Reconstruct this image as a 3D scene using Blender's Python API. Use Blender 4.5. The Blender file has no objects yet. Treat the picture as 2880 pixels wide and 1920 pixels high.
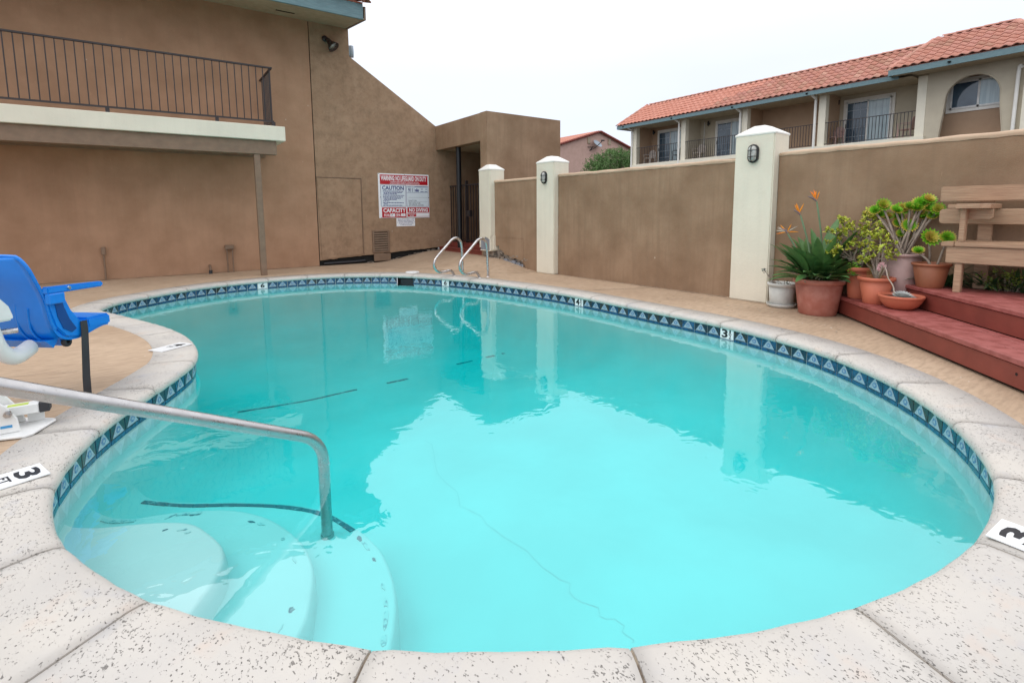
import bpy, bmesh, math, random
from mathutils import Vector, Matrix
R = math.radians
random.seed(7)
scene = bpy.context.scene
col = scene.collection

# ---------------------------------------------------------------- camera
H = 1.0862
TH, AZ, RO = .11582, -.6155, -.0070017
_c, _s, _cr, _sr = math.cos(TH), math.sin(TH), math.cos(RO), math.sin(RO)
def _w(u, f, z):                       # camera-heading frame -> world (x along the house wall, y along the pool wall)
    return Vector((u*math.cos(AZ)-f*math.sin(AZ), u*math.sin(AZ)+f*math.cos(AZ), z))
right = _w(_cr, _sr*_s, _sr*_c); up = _w(-_sr, _cr*_s, _cr*_c); fwd = _w(0, _c, -_s)
cam = bpy.data.cameras.new('camera'); co = bpy.data.objects.new('camera', cam); col.objects.link(co)
m3 = Matrix((right, up, -fwd)).transposed()
co.matrix_world = Matrix.Translation((0, 0, H)) @ m3.to_4x4()
cam.sensor_width = 36; cam.lens = 1447.4/2880*36; cam.shift_y = -(960-763.6)/2880
cam.clip_start = .05; cam.clip_end = 2000
scene.camera = co

# ---------------------------------------------------------------- sky, sun, exposure
SUN_EL, SUN_AZ = 55, 285
world = bpy.data.worlds.new('World'); scene.world = world; world.use_nodes = True
nt = world.node_tree; nt.nodes.clear()
def wn(t, **k):
    n = nt.nodes.new(t)
    for a, b in k.items(): setattr(n, a, b)
    return n
out = wn('ShaderNodeOutputWorld'); add = wn('ShaderNodeAddShader')
sky = wn('ShaderNodeTexSky', sky_type='NISHITA'); sky.sun_disc = False
sky.sun_elevation = R(SUN_EL); sky.sun_rotation = R(SUN_AZ)
bg1 = wn('ShaderNodeBackground'); bg1.inputs[1].default_value = .03
nt.links.new(sky.outputs[0], bg1.inputs[0])
bg2 = wn('ShaderNodeBackground'); bg2.inputs[1].default_value = 1.0
tc = wn('ShaderNodeTexCoord'); sep = wn('ShaderNodeSeparateXYZ'); nt.links.new(tc.outputs['Generated'], sep.inputs[0])
ramp = wn('ShaderNodeValToRGB'); nt.links.new(sep.outputs[2], ramp.inputs[0])
els = ramp.color_ramp.elements
els[0].position = 0.0; els[0].color = (.66, .69, .775, 1)
els[1].position = 1.0; els[1].color = (1.40, 1.41, 1.44, 1)
for p, c in ((.12, (.73, .76, .85, 1)), (.24, (.795, .82, .885, 1)), (.36, (.96, .975, 1.01, 1)), (.55, (1.36, 1.37, 1.40, 1))):
    e = els.new(p); e.color = c
cn = wn('ShaderNodeTexNoise'); cn.inputs['Scale'].default_value = 1.6; cn.inputs['Detail'].default_value = 4
cm = wn('ShaderNodeMapRange'); cm.inputs['To Min'].default_value = .90; cm.inputs['To Max'].default_value = 1.10
cmap = wn('ShaderNodeMapping'); cmap.inputs['Scale'].default_value = (1, 1, 3)
nt.links.new(tc.outputs['Generated'], cmap.inputs[0]); nt.links.new(cmap.outputs[0], cn.inputs['Vector']); nt.links.new(cn.outputs[0], cm.inputs[0])
mul = wn('ShaderNodeVectorMath', operation='MULTIPLY'); nt.links.new(ramp.outputs[0], mul.inputs[0])
cmb = wn('ShaderNodeCombineXYZ')
for i in range(3): nt.links.new(cm.outputs[0], cmb.inputs[i])
nt.links.new(cmb.outputs[0], mul.inputs[1]); nt.links.new(mul.outputs[0], bg2.inputs[0])
nt.links.new(bg1.outputs[0], add.inputs[0]); nt.links.new(bg2.outputs[0], add.inputs[1]); nt.links.new(add.outputs[0], out.inputs[0])
sl = bpy.data.lights.new('sun', 'SUN'); sl.energy = .45; sl.angle = R(25); sl.color = (1, .96, .9)
so = bpy.data.objects.new('sun', sl); col.objects.link(so)
# sky texture rotation 0 = +Y, clockwise
d = Vector((math.sin(R(SUN_AZ))*math.cos(R(SUN_EL)), math.cos(R(SUN_AZ))*math.cos(R(SUN_EL)), math.sin(R(SUN_EL))))
so.rotation_euler = (-d).to_track_quat('-Z', 'Y').to_euler()
scene.view_settings.view_transform = 'Standard'; scene.view_settings.look = 'None'
scene.view_settings.exposure = 0.15; scene.view_settings.gamma = 1; scene.view_settings.use_curve_mapping = False
scene.cycles.max_bounces = 8; scene.cycles.transparent_max_bounces = 12
scene.cycles.use_denoising = True

# ---------------------------------------------------------------- mesh helpers
class MB:
    def __init__(s): s.v = []; s.f = []; s.mi = []; s.m = 0; s.sm = []; s.smooth = False
    def add(s, vs, fs):
        b = len(s.v); s.v += [tuple(map(float, v)) for v in vs]
        for f in fs: s.f.append([b+i for i in f]); s.mi.append(s.m); s.sm.append(s.smooth)
        return s
    def box(s, x0, x1, y0, y1, z0, z1):
        x0, x1 = sorted((x0, x1)); y0, y1 = sorted((y0, y1)); z0, z1 = sorted((z0, z1))
        return s.add([(x0,y0,z0),(x1,y0,z0),(x1,y1,z0),(x0,y1,z0),(x0,y0,z1),(x1,y0,z1),(x1,y1,z1),(x0,y1,z1)],
                     [(3,2,1,0),(4,5,6,7),(0,1,5,4),(1,2,6,5),(2,3,7,6),(3,0,4,7)])
    def prism(s, pts, axis, a, b):                  # polygon in the two other axes, extruded from a to b
        def P(p, t): return {'x': (t, p[0], p[1]), 'y': (p[0], t, p[1]), 'z': (p[0], p[1], t)}[axis]
        n = len(pts)
        return s.add([P(p, a) for p in pts]+[P(p, b) for p in pts],
                     [tuple(range(n))[::-1], tuple(range(n, 2*n))]+[(i, (i+1) % n, n+(i+1) % n, n+i) for i in range(n)])
    def tube(s, path, r, n=10, cap=True):
        P = [Vector(p) for p in path]; rr = r if isinstance(r, (list, tuple)) else [r]*len(P)
        sm0 = s.smooth; s.smooth = True
        ref = None; vs = []
        for i, p in enumerate(P):
            t = (P[min(i+1, len(P)-1)]-P[max(i-1, 0)]).normalized()
            if ref is None:
                ref = t.cross(Vector((0, 0, 1)))
                if ref.length < .1: ref = t.cross(Vector((1, 0, 0)))
            a = (ref - t*ref.dot(t)).normalized(); ref = a; b = t.cross(a)
            vs += [p+(a*math.cos(2*math.pi*k/n)+b*math.sin(2*math.pi*k/n))*rr[i] for k in range(n)]
        fs = [(i*n+k, i*n+(k+1) % n, (i+1)*n+(k+1) % n, (i+1)*n+k) for i in range(len(P)-1) for k in range(n)]
        s.add(vs, fs)
        s.smooth = False
        if cap:
            L = len(P)
            s.add(vs[:n], [tuple(range(n))[::-1]]); s.add(vs[(L-1)*n:], [tuple(range(n))])
        s.smooth = sm0
        return s
    def lathe(s, prof, n=28, c=(0, 0)):              # (r, z) rings
        sm0 = s.smooth; s.smooth = True
        vs = [(c[0]+r*math.cos(2*math.pi*k/n), c[1]+r*math.sin(2*math.pi*k/n), z) for r, z in prof for k in range(n)]
        s.add(vs, [(i*n+k, i*n+(k+1) % n, (i+1)*n+(k+1) % n, (i+1)*n+k) for i in range(len(prof)-1) for k in range(n)])
        s.smooth = sm0
        return s
    def quad(s, a, b, c, d): return s.add([a, b, c, d], [(0, 1, 2, 3)])
    def xf(s, M):
        s.v = [tuple(M @ Vector(v)) for v in s.v]; return s
    def mesh(s, name, mats, bevel=0, seg=1, weld=False):
        me = bpy.data.meshes.new(name); me.from_pydata(s.v, [], s.f)
        if not isinstance(mats, (list, tuple)): mats = [mats]
        for m in mats: me.materials.append(m)
        me.polygons.foreach_set('material_index', s.mi)
        me.polygons.foreach_set('use_smooth', s.sm)
        if bevel or weld:
            bm = bmesh.new(); bm.from_mesh(me)
            if weld: bmesh.ops.remove_doubles(bm, verts=bm.verts, dist=1e-5)
            if bevel:
                bmesh.ops.bevel(bm, geom=[e for e in bm.edges if e.is_manifold and e.calc_face_angle(0) > .5], offset=bevel, segments=seg, affect='EDGES', clamp_overlap=True)
            bm.to_mesh(me); bm.free()
        me.update(); return me

ROOT = {}
def setp(o, label=None, cat=None, group=None, kind=None):
    for k, v in (('label', label), ('category', cat), ('group', group), ('kind', kind)):
        if v: o[k] = v
    return o
def thing(name, label, cat, loc=(0, 0, 0), rz=0, group=None):
    o = bpy.data.objects.new(name, None); col.objects.link(o); o.empty_display_size = .1
    o.location = loc; o.rotation_euler = (0, 0, rz)
    ROOT[o.name] = Matrix.Translation(loc) @ Matrix.Rotation(rz, 4, 'Z')
    return setp(o, label, cat, group)
def part(name, mb, mats, parent=None, world=False, bevel=0, seg=1, loc=None, rot=None, weld=False, **kw):
    """one mesh object; coordinates are local to the thing's root, or world ones when world=True"""
    if isinstance(mb, MB):
        if world and parent:
            p = parent
            while p.parent: p = p.parent
            if p.name in ROOT: mb.xf(ROOT[p.name].inverted())
        me = mb.mesh(name, mats, bevel, seg, weld)
    else: me = mb
    o = bpy.data.objects.new(name, me); col.objects.link(o)
    if parent: o.parent = parent
    if loc is not None: o.location = loc
    if rot is not None: o.rotation_euler = rot
    return setp(o, **kw)
def copy_tree(o, parent=None):
    c = o.copy(); col.objects.link(c); c.parent = parent
    for ch in list(o.children): copy_tree(ch, c)
    return c
def spline(P, n, closed=False):
    P = [Vector(p) for p in P]; N = len(P); out = []
    rng = N if closed else N-1
    for i in range(rng):
        if closed: a, b, c_, d_ = P[(i-1) % N], P[i], P[(i+1) % N], P[(i+2) % N]
        else: a, b, c_, d_ = P[max(i-1, 0)], P[i], P[i+1], P[min(i+2, N-1)]
        for k in range(n):
            t = k/n
            out.append(.5*((2*b)+(-a+c_)*t+(2*a-5*b+4*c_-d_)*t*t+(-a+3*b-3*c_+d_)*t**3))
    if not closed: out.append(P[-1])
    return out
def resample(P, n, closed=True):
    Q = list(P)+([P[0]] if closed else []); L = [0]
    for i in range(1, len(Q)): L.append(L[-1]+(Q[i]-Q[i-1]).length)
    out = []; j = 0
    m = n if closed else n-1
    for k in range(n):
        t = L[-1]*k/m
        while j < len(Q)-2 and L[j+1] < t: j += 1
        f = (t-L[j])/max(L[j+1]-L[j], 1e-9); out.append(Q[j].lerp(Q[j+1], f))
    return out, L[-1]

# ---------------------------------------------------------------- materials
class N:
    def __init__(s, name):
        s.m = bpy.data.materials.new(name); s.m.use_nodes = True; s.t = s.m.node_tree; s.t.nodes.clear()
        s.out = s.n('ShaderNodeOutputMaterial'); s.geo = s.n('ShaderNodeNewGeometry')
    def n(s, t, **k):
        x = s.t.nodes.new(t)
        for a, b in k.items(): setattr(x, a, b)
        return x
    def l(s, a, b): s.t.links.new(a, b)
    def pos(s, scale=(1, 1, 1), obj=False):
        mp = s.n('ShaderNodeMapping'); mp.inputs['Scale'].default_value = scale
        if obj: s.l(s.n('ShaderNodeTexCoord').outputs['Object'], mp.inputs[0])
        else: s.l(s.geo.outputs['Position'], mp.inputs[0])
        return mp.outputs[0]
    def noise(s, scale, detail=4, vec=None, rough=.55, dist=0):
        x = s.n('ShaderNodeTexNoise'); x.inputs['Scale'].default_value = scale; x.inputs['Detail'].default_value = detail
        x.inputs['Roughness'].default_value = rough; x.inputs['Distortion'].default_value = dist
        s.l(vec if vec is not None else s.pos(), x.inputs['Vector']); return x.outputs[0]
    def mr(s, v, a, b, c=0, d=1, smooth=False):
        x = s.n('ShaderNodeMapRange'); x.inputs[1].default_value = a; x.inputs[2].default_value = b; x.inputs[3].default_value = c; x.inputs[4].default_value = d
        if smooth: x.interpolation_type = 'SMOOTHSTEP'
        s.l(v, x.inputs[0]); return x.outputs[0]
    def mix(s, f, a, b, mode='MIX'):
        x = s.n('ShaderNodeMix', data_type='RGBA', blend_type=mode)
        for i, v in ((0, f), (6, a), (7, b)):
            if isinstance(v, (int, float)): x.inputs[i].default_value = v
            elif isinstance(v, tuple): x.inputs[i].default_value = (v+(1,))[:4]
            else: s.l(v, x.inputs[i])
        return x.outputs[2]
    def bsdf(s, color, rough=.7, metal=0, bump=None, bstr=.3, bdist=.01, spec=.5, **kw):
        b = s.n('ShaderNodeBsdfPrincipled')
        for i, v in (('Base Color', color), ('Roughness', rough), ('Metallic', metal)):
            if isinstance(v, (int, float)): b.inputs[i].default_value = v
            elif isinstance(v, tuple): b.inputs[i].default_value = (v+(1,))[:4]
            else: s.l(v, b.inputs[i])
        b.inputs['Specular IOR Level'].default_value = spec
        for k, v in kw.items(): b.inputs[k].default_value = v
        if bump is not None:
            x = s.n('ShaderNodeBump'); x.inputs['Strength'].default_value = bstr; x.inputs['Distance'].default_value = bdist
            s.l(bump, x.inputs['Height']); s.l(x.outputs[0], b.inputs['Normal'])
        s.l(b.outputs[0], s.out.inputs[0]); return s.m
def plain(name, c, rough=.6, metal=0, c2=None, sc=8, bstr=.15, bsc=60, spec=.5, lo=.35, hi=.65, stretch=(1, 1, 1), bdist=.004):
    k = N(name); v = k.pos(stretch)
    c2 = c2 or tuple(x*.82 for x in c)
    color = k.mix(k.mr(k.noise(sc, 5, v), lo, hi), c, c2)
    return k.bsdf(color, rough, metal, k.noise(bsc, 4, v), bstr, bdist, spec)
def stucco(name, c1, c2, streak=.35, mottle=2.2, fleck=True, sponge=0):
    k = N(name)
    col_ = k.mix(k.mr(k.noise(mottle, 6), .34, .68), c1, c2)
    st = k.noise(3.0, 5, k.pos((5, 5, .35)))
    col_ = k.mix(k.mr(st, .45, .75, 0, streak), col_, tuple(x*.72 for x in c1))
    if sponge:
        sp = k.noise(5.5, 8, rough=.72, dist=.15)
        col_ = k.mix(k.mr(sp, .44, .70, 0, sponge), col_, tuple(x*.60 for x in c2))
    lt = k.noise(9, 3, k.pos((4, 4, .6)))
    col_ = k.mix(k.mr(lt, .70, .80, 0, .35), col_, tuple(min(1, x*1.5) for x in c1))
    if fleck:
        vo = k.n('ShaderNodeTexVoronoi'); vo.inputs['Scale'].default_value = 3.0; k.l(k.pos((1, 1, .6)), vo.inputs['Vector'])
        col_ = k.mix(k.mr(vo.outputs['Distance'], .018, .03, .6, 0), col_, (.66, .58, .48))
    h = k.n('ShaderNodeMath', operation='ADD'); k.l(k.noise(160, 3), h.inputs[0]); k.l(k.noise(25, 4), h.inputs[1])
    return k.bsdf(col_, .85, 0, h.outputs[0], .45, .006, .25)
M = {}
M['wall'] = stucco('house_stucco', (.45, .268, .168), (.36, .208, .125), .28)
M['wing'] = stucco('wing_stucco', (.40, .262, .168), (.33, .210, .130), .3, sponge=.62)
M['pwall'] = stucco('pool_wall_stucco', (.345, .228, .145), (.245, .153, .092), .6)
M['pcap'] = stucco('wall_cap_paint', (.62, .45, .32), (.50, .36, .25), .2, fleck=False)
M['cream'] = stucco('cream_stucco', (.80, .745, .61), (.74, .69, .565), .15, fleck=False)
M['creamcap'] = stucco('cream_cap_paint', (.84, .82, .77), (.78, .76, .70), .10, fleck=False)
M['soffit'] = plain('soffit_paint', (.42, .34, .23), .8)
M['trim_brown'] = plain('brown_trim_paint', (.24, .155, .10), .6)
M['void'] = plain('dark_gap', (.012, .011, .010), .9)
M['fascia'] = plain('blue_grey_fascia_paint', (.16, .255, .275), .6, c2=(.12, .20, .22), sc=6, stretch=(1, 1, 6))
M['iron'] = plain('black_brown_iron', (.035, .026, .026), .45)
M['iron2'] = plain('black_iron', (.012, .012, .014), .35)
M['redwood'] = plain('red_stained_wood', (.24, .052, .036), .55, c2=(.19, .040, .028), sc=5, bsc=40)
M['redtop'] = plain('worn_red_tread_paint', (.37, .110, .098), .5, c2=(.24, .055, .045), sc=11, stretch=(1, 1, 1), lo=.40, hi=.66, bsc=40)
M['rock'] = plain('broken_concrete', (.36, .30, .24), .9, c2=(.20, .16, .13), sc=14, bstr=.8, bsc=30, bdist=.02)
M['bare'] = plain('exposed_grey_scratch_coat', (.34, .36, .40), .85, c2=(.18, .19, .22), sc=16, stretch=(1, 1, .25), bstr=.6)
M['white'] = plain('white_paint', (.80, .80, .78), .5)
M['signw'] = plain('sign_white', (.90, .90, .91), .4, c2=(.87, .87, .89))
M['signr'] = plain('sign_red', (.52, .006, .018), .4)
M['signb'] = plain('sign_blue', (.010, .025, .20), .4)
M['signg'] = plain('sign_dark', (.02, .025, .05), .4)
M['signp'] = plain('sign_pale', (.72, .79, .84), .4, c2=(.70, .77, .82))
M['black'] = plain('black_print', (.012, .012, .016), .5)
M['numw'] = plain('marker_white', (.82, .83, .83), .35, c2=(.76, .77, .77), sc=30)
k = N('brushed_steel'); v = k.pos((1, 1, 1))
M['steel'] = k.bsdf(k.mix(k.mr(k.noise(30, 5), .4, .7), (.66, .65, .66), (.42, .38, .36)), k.mr(k.noise(40, 4), .3, .7, .18, .42), 1.0, k.noise(120, 3), .08, .002)
k = N('worn_steel')
M['wsteel'] = k.bsdf(k.mix(k.mr(k.noise(60, 6, rough=.7), .60, .82), (.50, .485, .48), (.26, .22, .20)), k.mr(k.noise(30, 4), .3, .7, .2, .45), 1.0, k.noise(60, 4), .04, .002)
M['terra'] = plain('terracotta_plastic', (.55, .155, .085), .6, c2=(.48, .130, .070), sc=5)
M['terra2'] = plain('weathered_terracotta', (.42, .135, .095), .75, c2=(.50, .20, .15), sc=11, bstr=.3)
M['clay'] = plain('brown_clay', (.34, .115, .055), .6, c2=(.25, .085, .04), sc=5)
M['mauve'] = plain('faded_mauve_plastic', (.52, .34, .31), .6)
M['greypot'] = plain('pale_grey_plastic', (.62, .62, .58), .5)
M['soil'] = plain('potting_soil', (.05, .035, .025), .95, c2=(.12, .09, .07), sc=40, bstr=1, bdist=.02)
M['bench'] = plain('tan_painted_timber', (.46, .295, .185), .55, c2=(.34, .205, .125), sc=9, stretch=(9, .5, 12), bstr=.5, bsc=14, lo=.36, hi=.64)
M['blue'] = plain('blue_moulded_plastic', (.004, .215, .74), .3, c2=(.004, .195, .68), bstr=.05)
M['lift'] = plain('white_powder_coat', (.80, .80, .78), .4, c2=(.74, .74, .72))
M['strap'] = plain('black_webbing', (.035, .035, .04), .8, bsc=300)
M['rubber'] = plain('black_rubber', (.03, .03, .035), .6)
M['plaster_motel'] = stucco('taupe_motel_stucco', (.54, .48, .37), (.49, .43, .33), .1, fleck=False)
M['brown_motel'] = stucco('brown_motel_stucco', (.44, .30, .20), (.40, .27, .18), .1, fleck=False)
M['pink'] = stucco('pink_house_stucco', (.56, .37, .31), (.50, .33, .27), .1, fleck=False)
M['redrake'] = plain('dark_red_rake_tile', (.24, .050, .035), .7)
M['chairp'] = plain('pale_resin_chair', (.66, .58, .52), .5)
M['chaird'] = plain('dark_resin_chair', (.06, .06, .06), .5)
M['dish'] = plain('grey_dish', (.40, .46, .52), .4)
M['curtain'] = plain('sheer_curtain', (.50, .58, .60), .8, c2=(.36, .44, .47), sc=3, stretch=(9, 9, .3))
k = N('dark_window_glass')
M['glass'] = k.bsdf(k.mix(k.mr(k.noise(1.2, 3), .4, .6), (.030, .055, .085), (.06, .10, .14)), .06, 0, None, spec=.8)
k = N('frosted_lamp_glass')
M['lglass'] = k.bsdf(k.mix(k.mr(k.noise(20, 2), .4, .6), (.50, .50, .46), (.30, .30, .28)), .12, 0, None, spec=.8)
k = N('clear_pane')                    # lighter pane with curtain behind
M['pane'] = k.bsdf(k.mix(k.mr(k.noise(2.0, 3, k.pos((8, 8, .4))), .4, .6), (.42, .52, .55), (.30, .40, .44)), .08, 0, None, spec=.8)
# roof tile: every tile its own shade
k = N('clay_roof_tile'); oi = k.n('ShaderNodeObjectInfo')
cr_ = k.n('ShaderNodeValToRGB'); k.l(oi.outputs['Random'], cr_.inputs[0])
E = cr_.color_ramp.elements; E[0].color = (.46, .185, .130, 1); E[1].color = (.56, .30, .22, 1)
for p, c in ((.35, (.50, .22, .16, 1)), (.7, (.48, .21, .165, 1)), (.85, (.38, .18, .12, 1))):
    e = E.new(p); e.color = c
M['rtile'] = k.bsdf(k.mix(k.mr(k.noise(9, 5), .45, .75, 0, .5), cr_.outputs[0], (.60, .33, .24)), .8, 0, k.noise(40, 3), .2, .01)
k = N('clay_roof_tile_joined')
M['rtile2'] = k.bsdf(k.mix(k.mr(k.noise(3.2, 2), .35, .65), (.50, .195, .13), (.57, .25, .18)), .8, 0, k.noise(40, 3), .2, .01)
# foliage
def leafmat(name, a, b, c=None, sc=14, rough=.45, spec=.4):
    k = N(name); x = k.mix(k.mr(k.noise(sc, 3), .38, .62), a, b)
    if c: x = k.mix(k.mr(k.noise(sc*2.3, 3), .56, .68), x, c)
    oi_ = k.n('ShaderNodeObjectInfo'); x = k.mix(k.mr(oi_.outputs['Random'], 0, 1, 0, .55), x, tuple(min(1, q*1.9) for q in b))
    return k.bsdf(x, rough, 0, None, spec=spec)
M['bird'] = leafmat('strelitzia_leaf', (.040, .105, .034), (.075, .165, .045))
M['birdl'] = leafmat('strelitzia_leaf_light', (.11, .21, .06), (.06, .13, .04))
M['dry'] = leafmat('dry_leaf', (.30, .22, .15), (.42, .36, .30))
M['orange'] = plain('orange_petal', (.85, .20, .008), .5, c2=(.80, .28, .01))
M['bract'] = plain('grey_green_bract', (.14, .14, .14), .6, c2=(.20, .10, .10))
M['fstem'] = plain('flower_stem', (.16, .24, .13), .6)
M['jade'] = leafmat('jade_leaf', (.50, .50, .055), (.30, .38, .045), (.62, .34, .12), 22)
M['bark'] = plain('grey_brown_bark', (.38, .31, .25), .85, c2=(.25, .19, .15), sc=25)
M['aeon'] = leafmat('aeonium_leaf', (.20, .44, .020), (.12, .33, .02), (.46, .44, .04), 26)
M['aeonrim'] = leafmat('aeonium_outer_leaf', (.34, .44, .035), (.42, .30, .06), None, 26)
M['eche'] = plain('powdery_succulent', (.52, .53, .50), .7, c2=(.42, .44, .43))
M['pinkf'] = plain('pink_buds', (.62, .34, .36), .7)
M['dark_leaf'] = leafmat('dark_strap_leaf', (.035, .085, .032), (.06, .13, .045), None, 12, .35)
M['gold_leaf'] = leafmat('bright_shrub_leaf', (.14, .22, .03), (.24, .30, .05), None, 12)
M['tree'] = leafmat('tree_leaf', (.050, .105, .030), (.085, .155, .045), (.13, .20, .06), 3, .6, .3)
# deck
k = N('tan_deck')
c_ = k.mix(k.mr(k.noise(1.1, 5), .34, .66), (.53, .39, .272), (.43, .305, .205))
c_ = k.mix(k.mr(k.noise(16, 5, k.pos((.5, 2.2, 1))), .42, .72, 0, .6), c_, (.28, .195, .13))
c_ = k.mix(k.mr(k.noise(5, 4), .66, .78, 0, .5), c_, (.58, .46, .34))
vo = k.n('ShaderNodeTexVoronoi'); vo.inputs['Scale'].default_value = 5; k.l(k.pos((1, 1.6, 1)), vo.inputs['Vector'])
c_ = k.mix(k.mr(vo.outputs['Distance'], .02, .04, .8, 0), c_, (.75, .70, .62))
M['deck'] = k.bsdf(c_, .75, 0, k.noise(45, 6, k.pos((.6, 1.6, 1))), .35, .008, .3)
# travertine-like cast coping with pits
k = N('pitted_cast_stone')
c_ = k.mix(k.mr(k.noise(2.6, 5), .35, .65), (.57, .53, .475), (.51, .48, .445))
c_ = k.mix(k.mr(k.noise(5.5, 4), .60, .74, 0, .45), c_, (.60, .46, .37))
c_ = k.mix(k.mr(k.noise(7.5, 6), .58, .72, 0, .55), c_, (.46, .45, .46))
pit = k.noise(120, 4, k.pos((1, .62, 1)), .62, .7)
dens = k.mr(k.noise(5, 4), .30, .68, .095, -.01)
th_ = k.n('ShaderNodeMath', operation='ADD'); th_.inputs[1].default_value = 0; k.l(pit, th_.inputs[0]); k.l(dens, th_.inputs[1])
pm = k.mr(th_.outputs[0], .66, .74)
vo = k.n('ShaderNodeTexVoronoi'); vo.inputs['Scale'].default_value = 80; vo.inputs['Randomness'].default_value = 1; k.l(k.pos((1, .7, 1)), vo.inputs['Vector'])
pm2 = k.mr(vo.outputs['Distance'], .10, .19, 1, 0)
gate_ = k.mr(k.noise(9, 4), .43, .54)
m2 = k.n('ShaderNodeMath', operation='MULTIPLY'); k.l(pm2, m2.inputs[0]); k.l(gate_, m2.inputs[1])
mx = k.n('ShaderNodeMath', operation='MAXIMUM'); k.l(pm, mx.inputs[0]); k.l(m2.outputs[0], mx.inputs[1])
c_ = k.mix(k.mr(mx.outputs[0], 0, 1, 0, .75), c_, (.12, .105, .095))
inv = k.mr(mx.outputs[0], 0, 1, 1, 0)
M['coping'] = k.bsdf(c_, .7, 0, inv, .8, .006, .3)
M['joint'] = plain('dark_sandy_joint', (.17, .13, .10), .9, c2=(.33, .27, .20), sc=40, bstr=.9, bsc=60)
# pool plaster
k = N('pool_plaster')
c_ = k.mix(k.mr(k.noise(1.3, 5), .35, .65), (.64, .66, .655), (.57, .60, .595))
M['plaster'] = k.bsdf(c_, .8, 0, k.noise(30, 3), .1, .004, .2)
M['grout'] = plain('grout', (.42, .47, .45), .8)
k = N('glazed_tile'); oi = k.n('ShaderNodeObjectInfo')
cr_ = k.n('ShaderNodeValToRGB'); k.l(oi.outputs['Random'], cr_.inputs[0])
E = cr_.color_ramp.elements; E[0].color = (.022, .075, .16, 1); E[1].color = (.055, .055, .048, 1)
for p, c in ((.4, (.03, .11, .23, 1)), (.6, (.012, .040, .075, 1)), (.8, (.045, .035, .022, 1))):
    e = E.new(p); e.color = c
M['tile'] = k.bsdf(k.mix(k.mr(k.noise(38, 4), .42, .66), cr_.outputs[0], (.015, .040, .075)), .16, 0, k.noise(50, 2), .12, .002, .6)
M['tilepale'] = plain('pale_tile_triangle', (.42, .50, .54), .25, c2=(.19, .29, .38), sc=150)
M['tileblue'] = plain('blue_medallion', (.035, .11, .30), .25, c2=(.20, .32, .45), sc=90)
M['steptile'] = plain('teal_step_tile', (.05, .16, .20), .4, c2=(.42, .52, .54), sc=22, lo=.56, hi=.70)
M['steptile2'] = plain('rubbed_step_tile', (.50, .58, .58), .5, c2=(.16, .30, .34), sc=45, lo=.52, hi=.64)
# water
k = N('pool_water')
tr = k.n('ShaderNodeBsdfTransparent'); gl = k.n('ShaderNodeBsdfGlossy'); gl.inputs['Roughness'].default_value = 0.0
gl.inputs['Color'].default_value = (1, 1, 1, 1)
fr = k.n('ShaderNodeFresnel'); fr.inputs['IOR'].default_value = 1.85
bump = k.n('ShaderNodeBump'); bump.inputs['Strength'].default_value = .03; bump.inputs['Distance'].default_value = .05
nn = k.n('ShaderNodeMath', operation='ADD'); k.l(k.noise(6.5, 2, k.pos((1, 1.0, 1)), .5, .8), nn.inputs[0]); k.l(k.noise(1.5, 2), nn.inputs[1])
k.l(nn.outputs[0], bump.inputs['Height']); k.l(bump.outputs[0], gl.inputs['Normal']); k.l(bump.outputs[0], fr.inputs['Normal'])
bf = k.n('ShaderNodeMath', operation='SUBTRACT'); bf.inputs[0].default_value = 1; k.l(k.geo.outputs['Backfacing'], bf.inputs[1])
fm = k.n('ShaderNodeMath', operation='MULTIPLY'); k.l(fr.outputs[0], fm.inputs[0]); k.l(bf.outputs[0], fm.inputs[1])
ms = k.n('ShaderNodeMixShader'); k.l(fm.outputs[0], ms.inputs[0]); k.l(tr.outputs[0], ms.inputs[1]); k.l(gl.outputs[0], ms.inputs[2]); k.l(ms.outputs[0], k.out.inputs[0])
va = k.n('ShaderNodeVolumeAbsorption'); va.inputs['Color'].default_value = (.0, .958, .961, 1); va.inputs['Density'].default_value = 1.75
k.l(va.outputs[0], k.out.inputs['Volume'])
M['water'] = k.m

# ---------------------------------------------------------------- the pool
NOSE = [(-.50,7.62),(-.43,7.95),(-.27,8.25),(.05,8.58),(.48,8.93),(1.0,9.17),(1.6,9.27),(2.2,9.24),(2.75,9.10),(3.25,8.80),(3.65,8.40),(3.95,7.85),
        (4.16,7.30),(4.32,6.70),(4.45,6.0),(4.53,5.4),(4.555,4.8),(4.545,4.2),(4.53,3.6),(4.51,3.0),(4.43,2.45),(4.28,1.93),(4.05,1.50),(3.75,1.12),
        (3.40,.82),(3.05,.61),(2.724,.485),(2.38,.43),(2.05,.43),(1.67,.494),(1.27,.631),(.96,.792),(.68,.97),(.40,1.18),(.16,1.43),(-.034,1.671),
        (-.17,1.90),(-.295,2.18),(-.355,2.42),(-.38,2.70),(-.35,2.98),(-.27,3.30),(-.13,3.65),(.03,3.98),(.15,4.25),(.235,4.5),(.27,4.85),(.25,5.25),
        (.19,5.60),(.10,5.94),(-.018,6.29),(-.20,6.76),(-.337,7.10),(-.45,7.38)]
NC = 540
nose, PER = resample(spline([(x, y, 0) for x, y in NOSE], 12, True), NC)
def normals(P):
    n = len(P); out_ = []
    for i in range(n):
        t = (P[(i+2) % n]-P[(i-2) % n]).normalized(); out_.append(Vector((-t.y, t.x, 0)))   # points out of the pool (curve runs clockwise)
    return out_
nn_ = normals(nose)
ctr = Vector((2.1, 4.9, 0))
if (nose[0]+nn_[0]*.1-ctr).length < (nose[0]-ctr).length: nn_ = [-v for v in nn_]
def offs(d): return [nose[i]+nn_[i]*d for i in range(NC)]
WZ = -.155
def floor_z(x, y):                     # apparent depth of the sloping floor
    t = min(1, max(0, (y-3.4)/2.3)); t = t*t*(3-2*t); return -.68-.30*t
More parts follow.
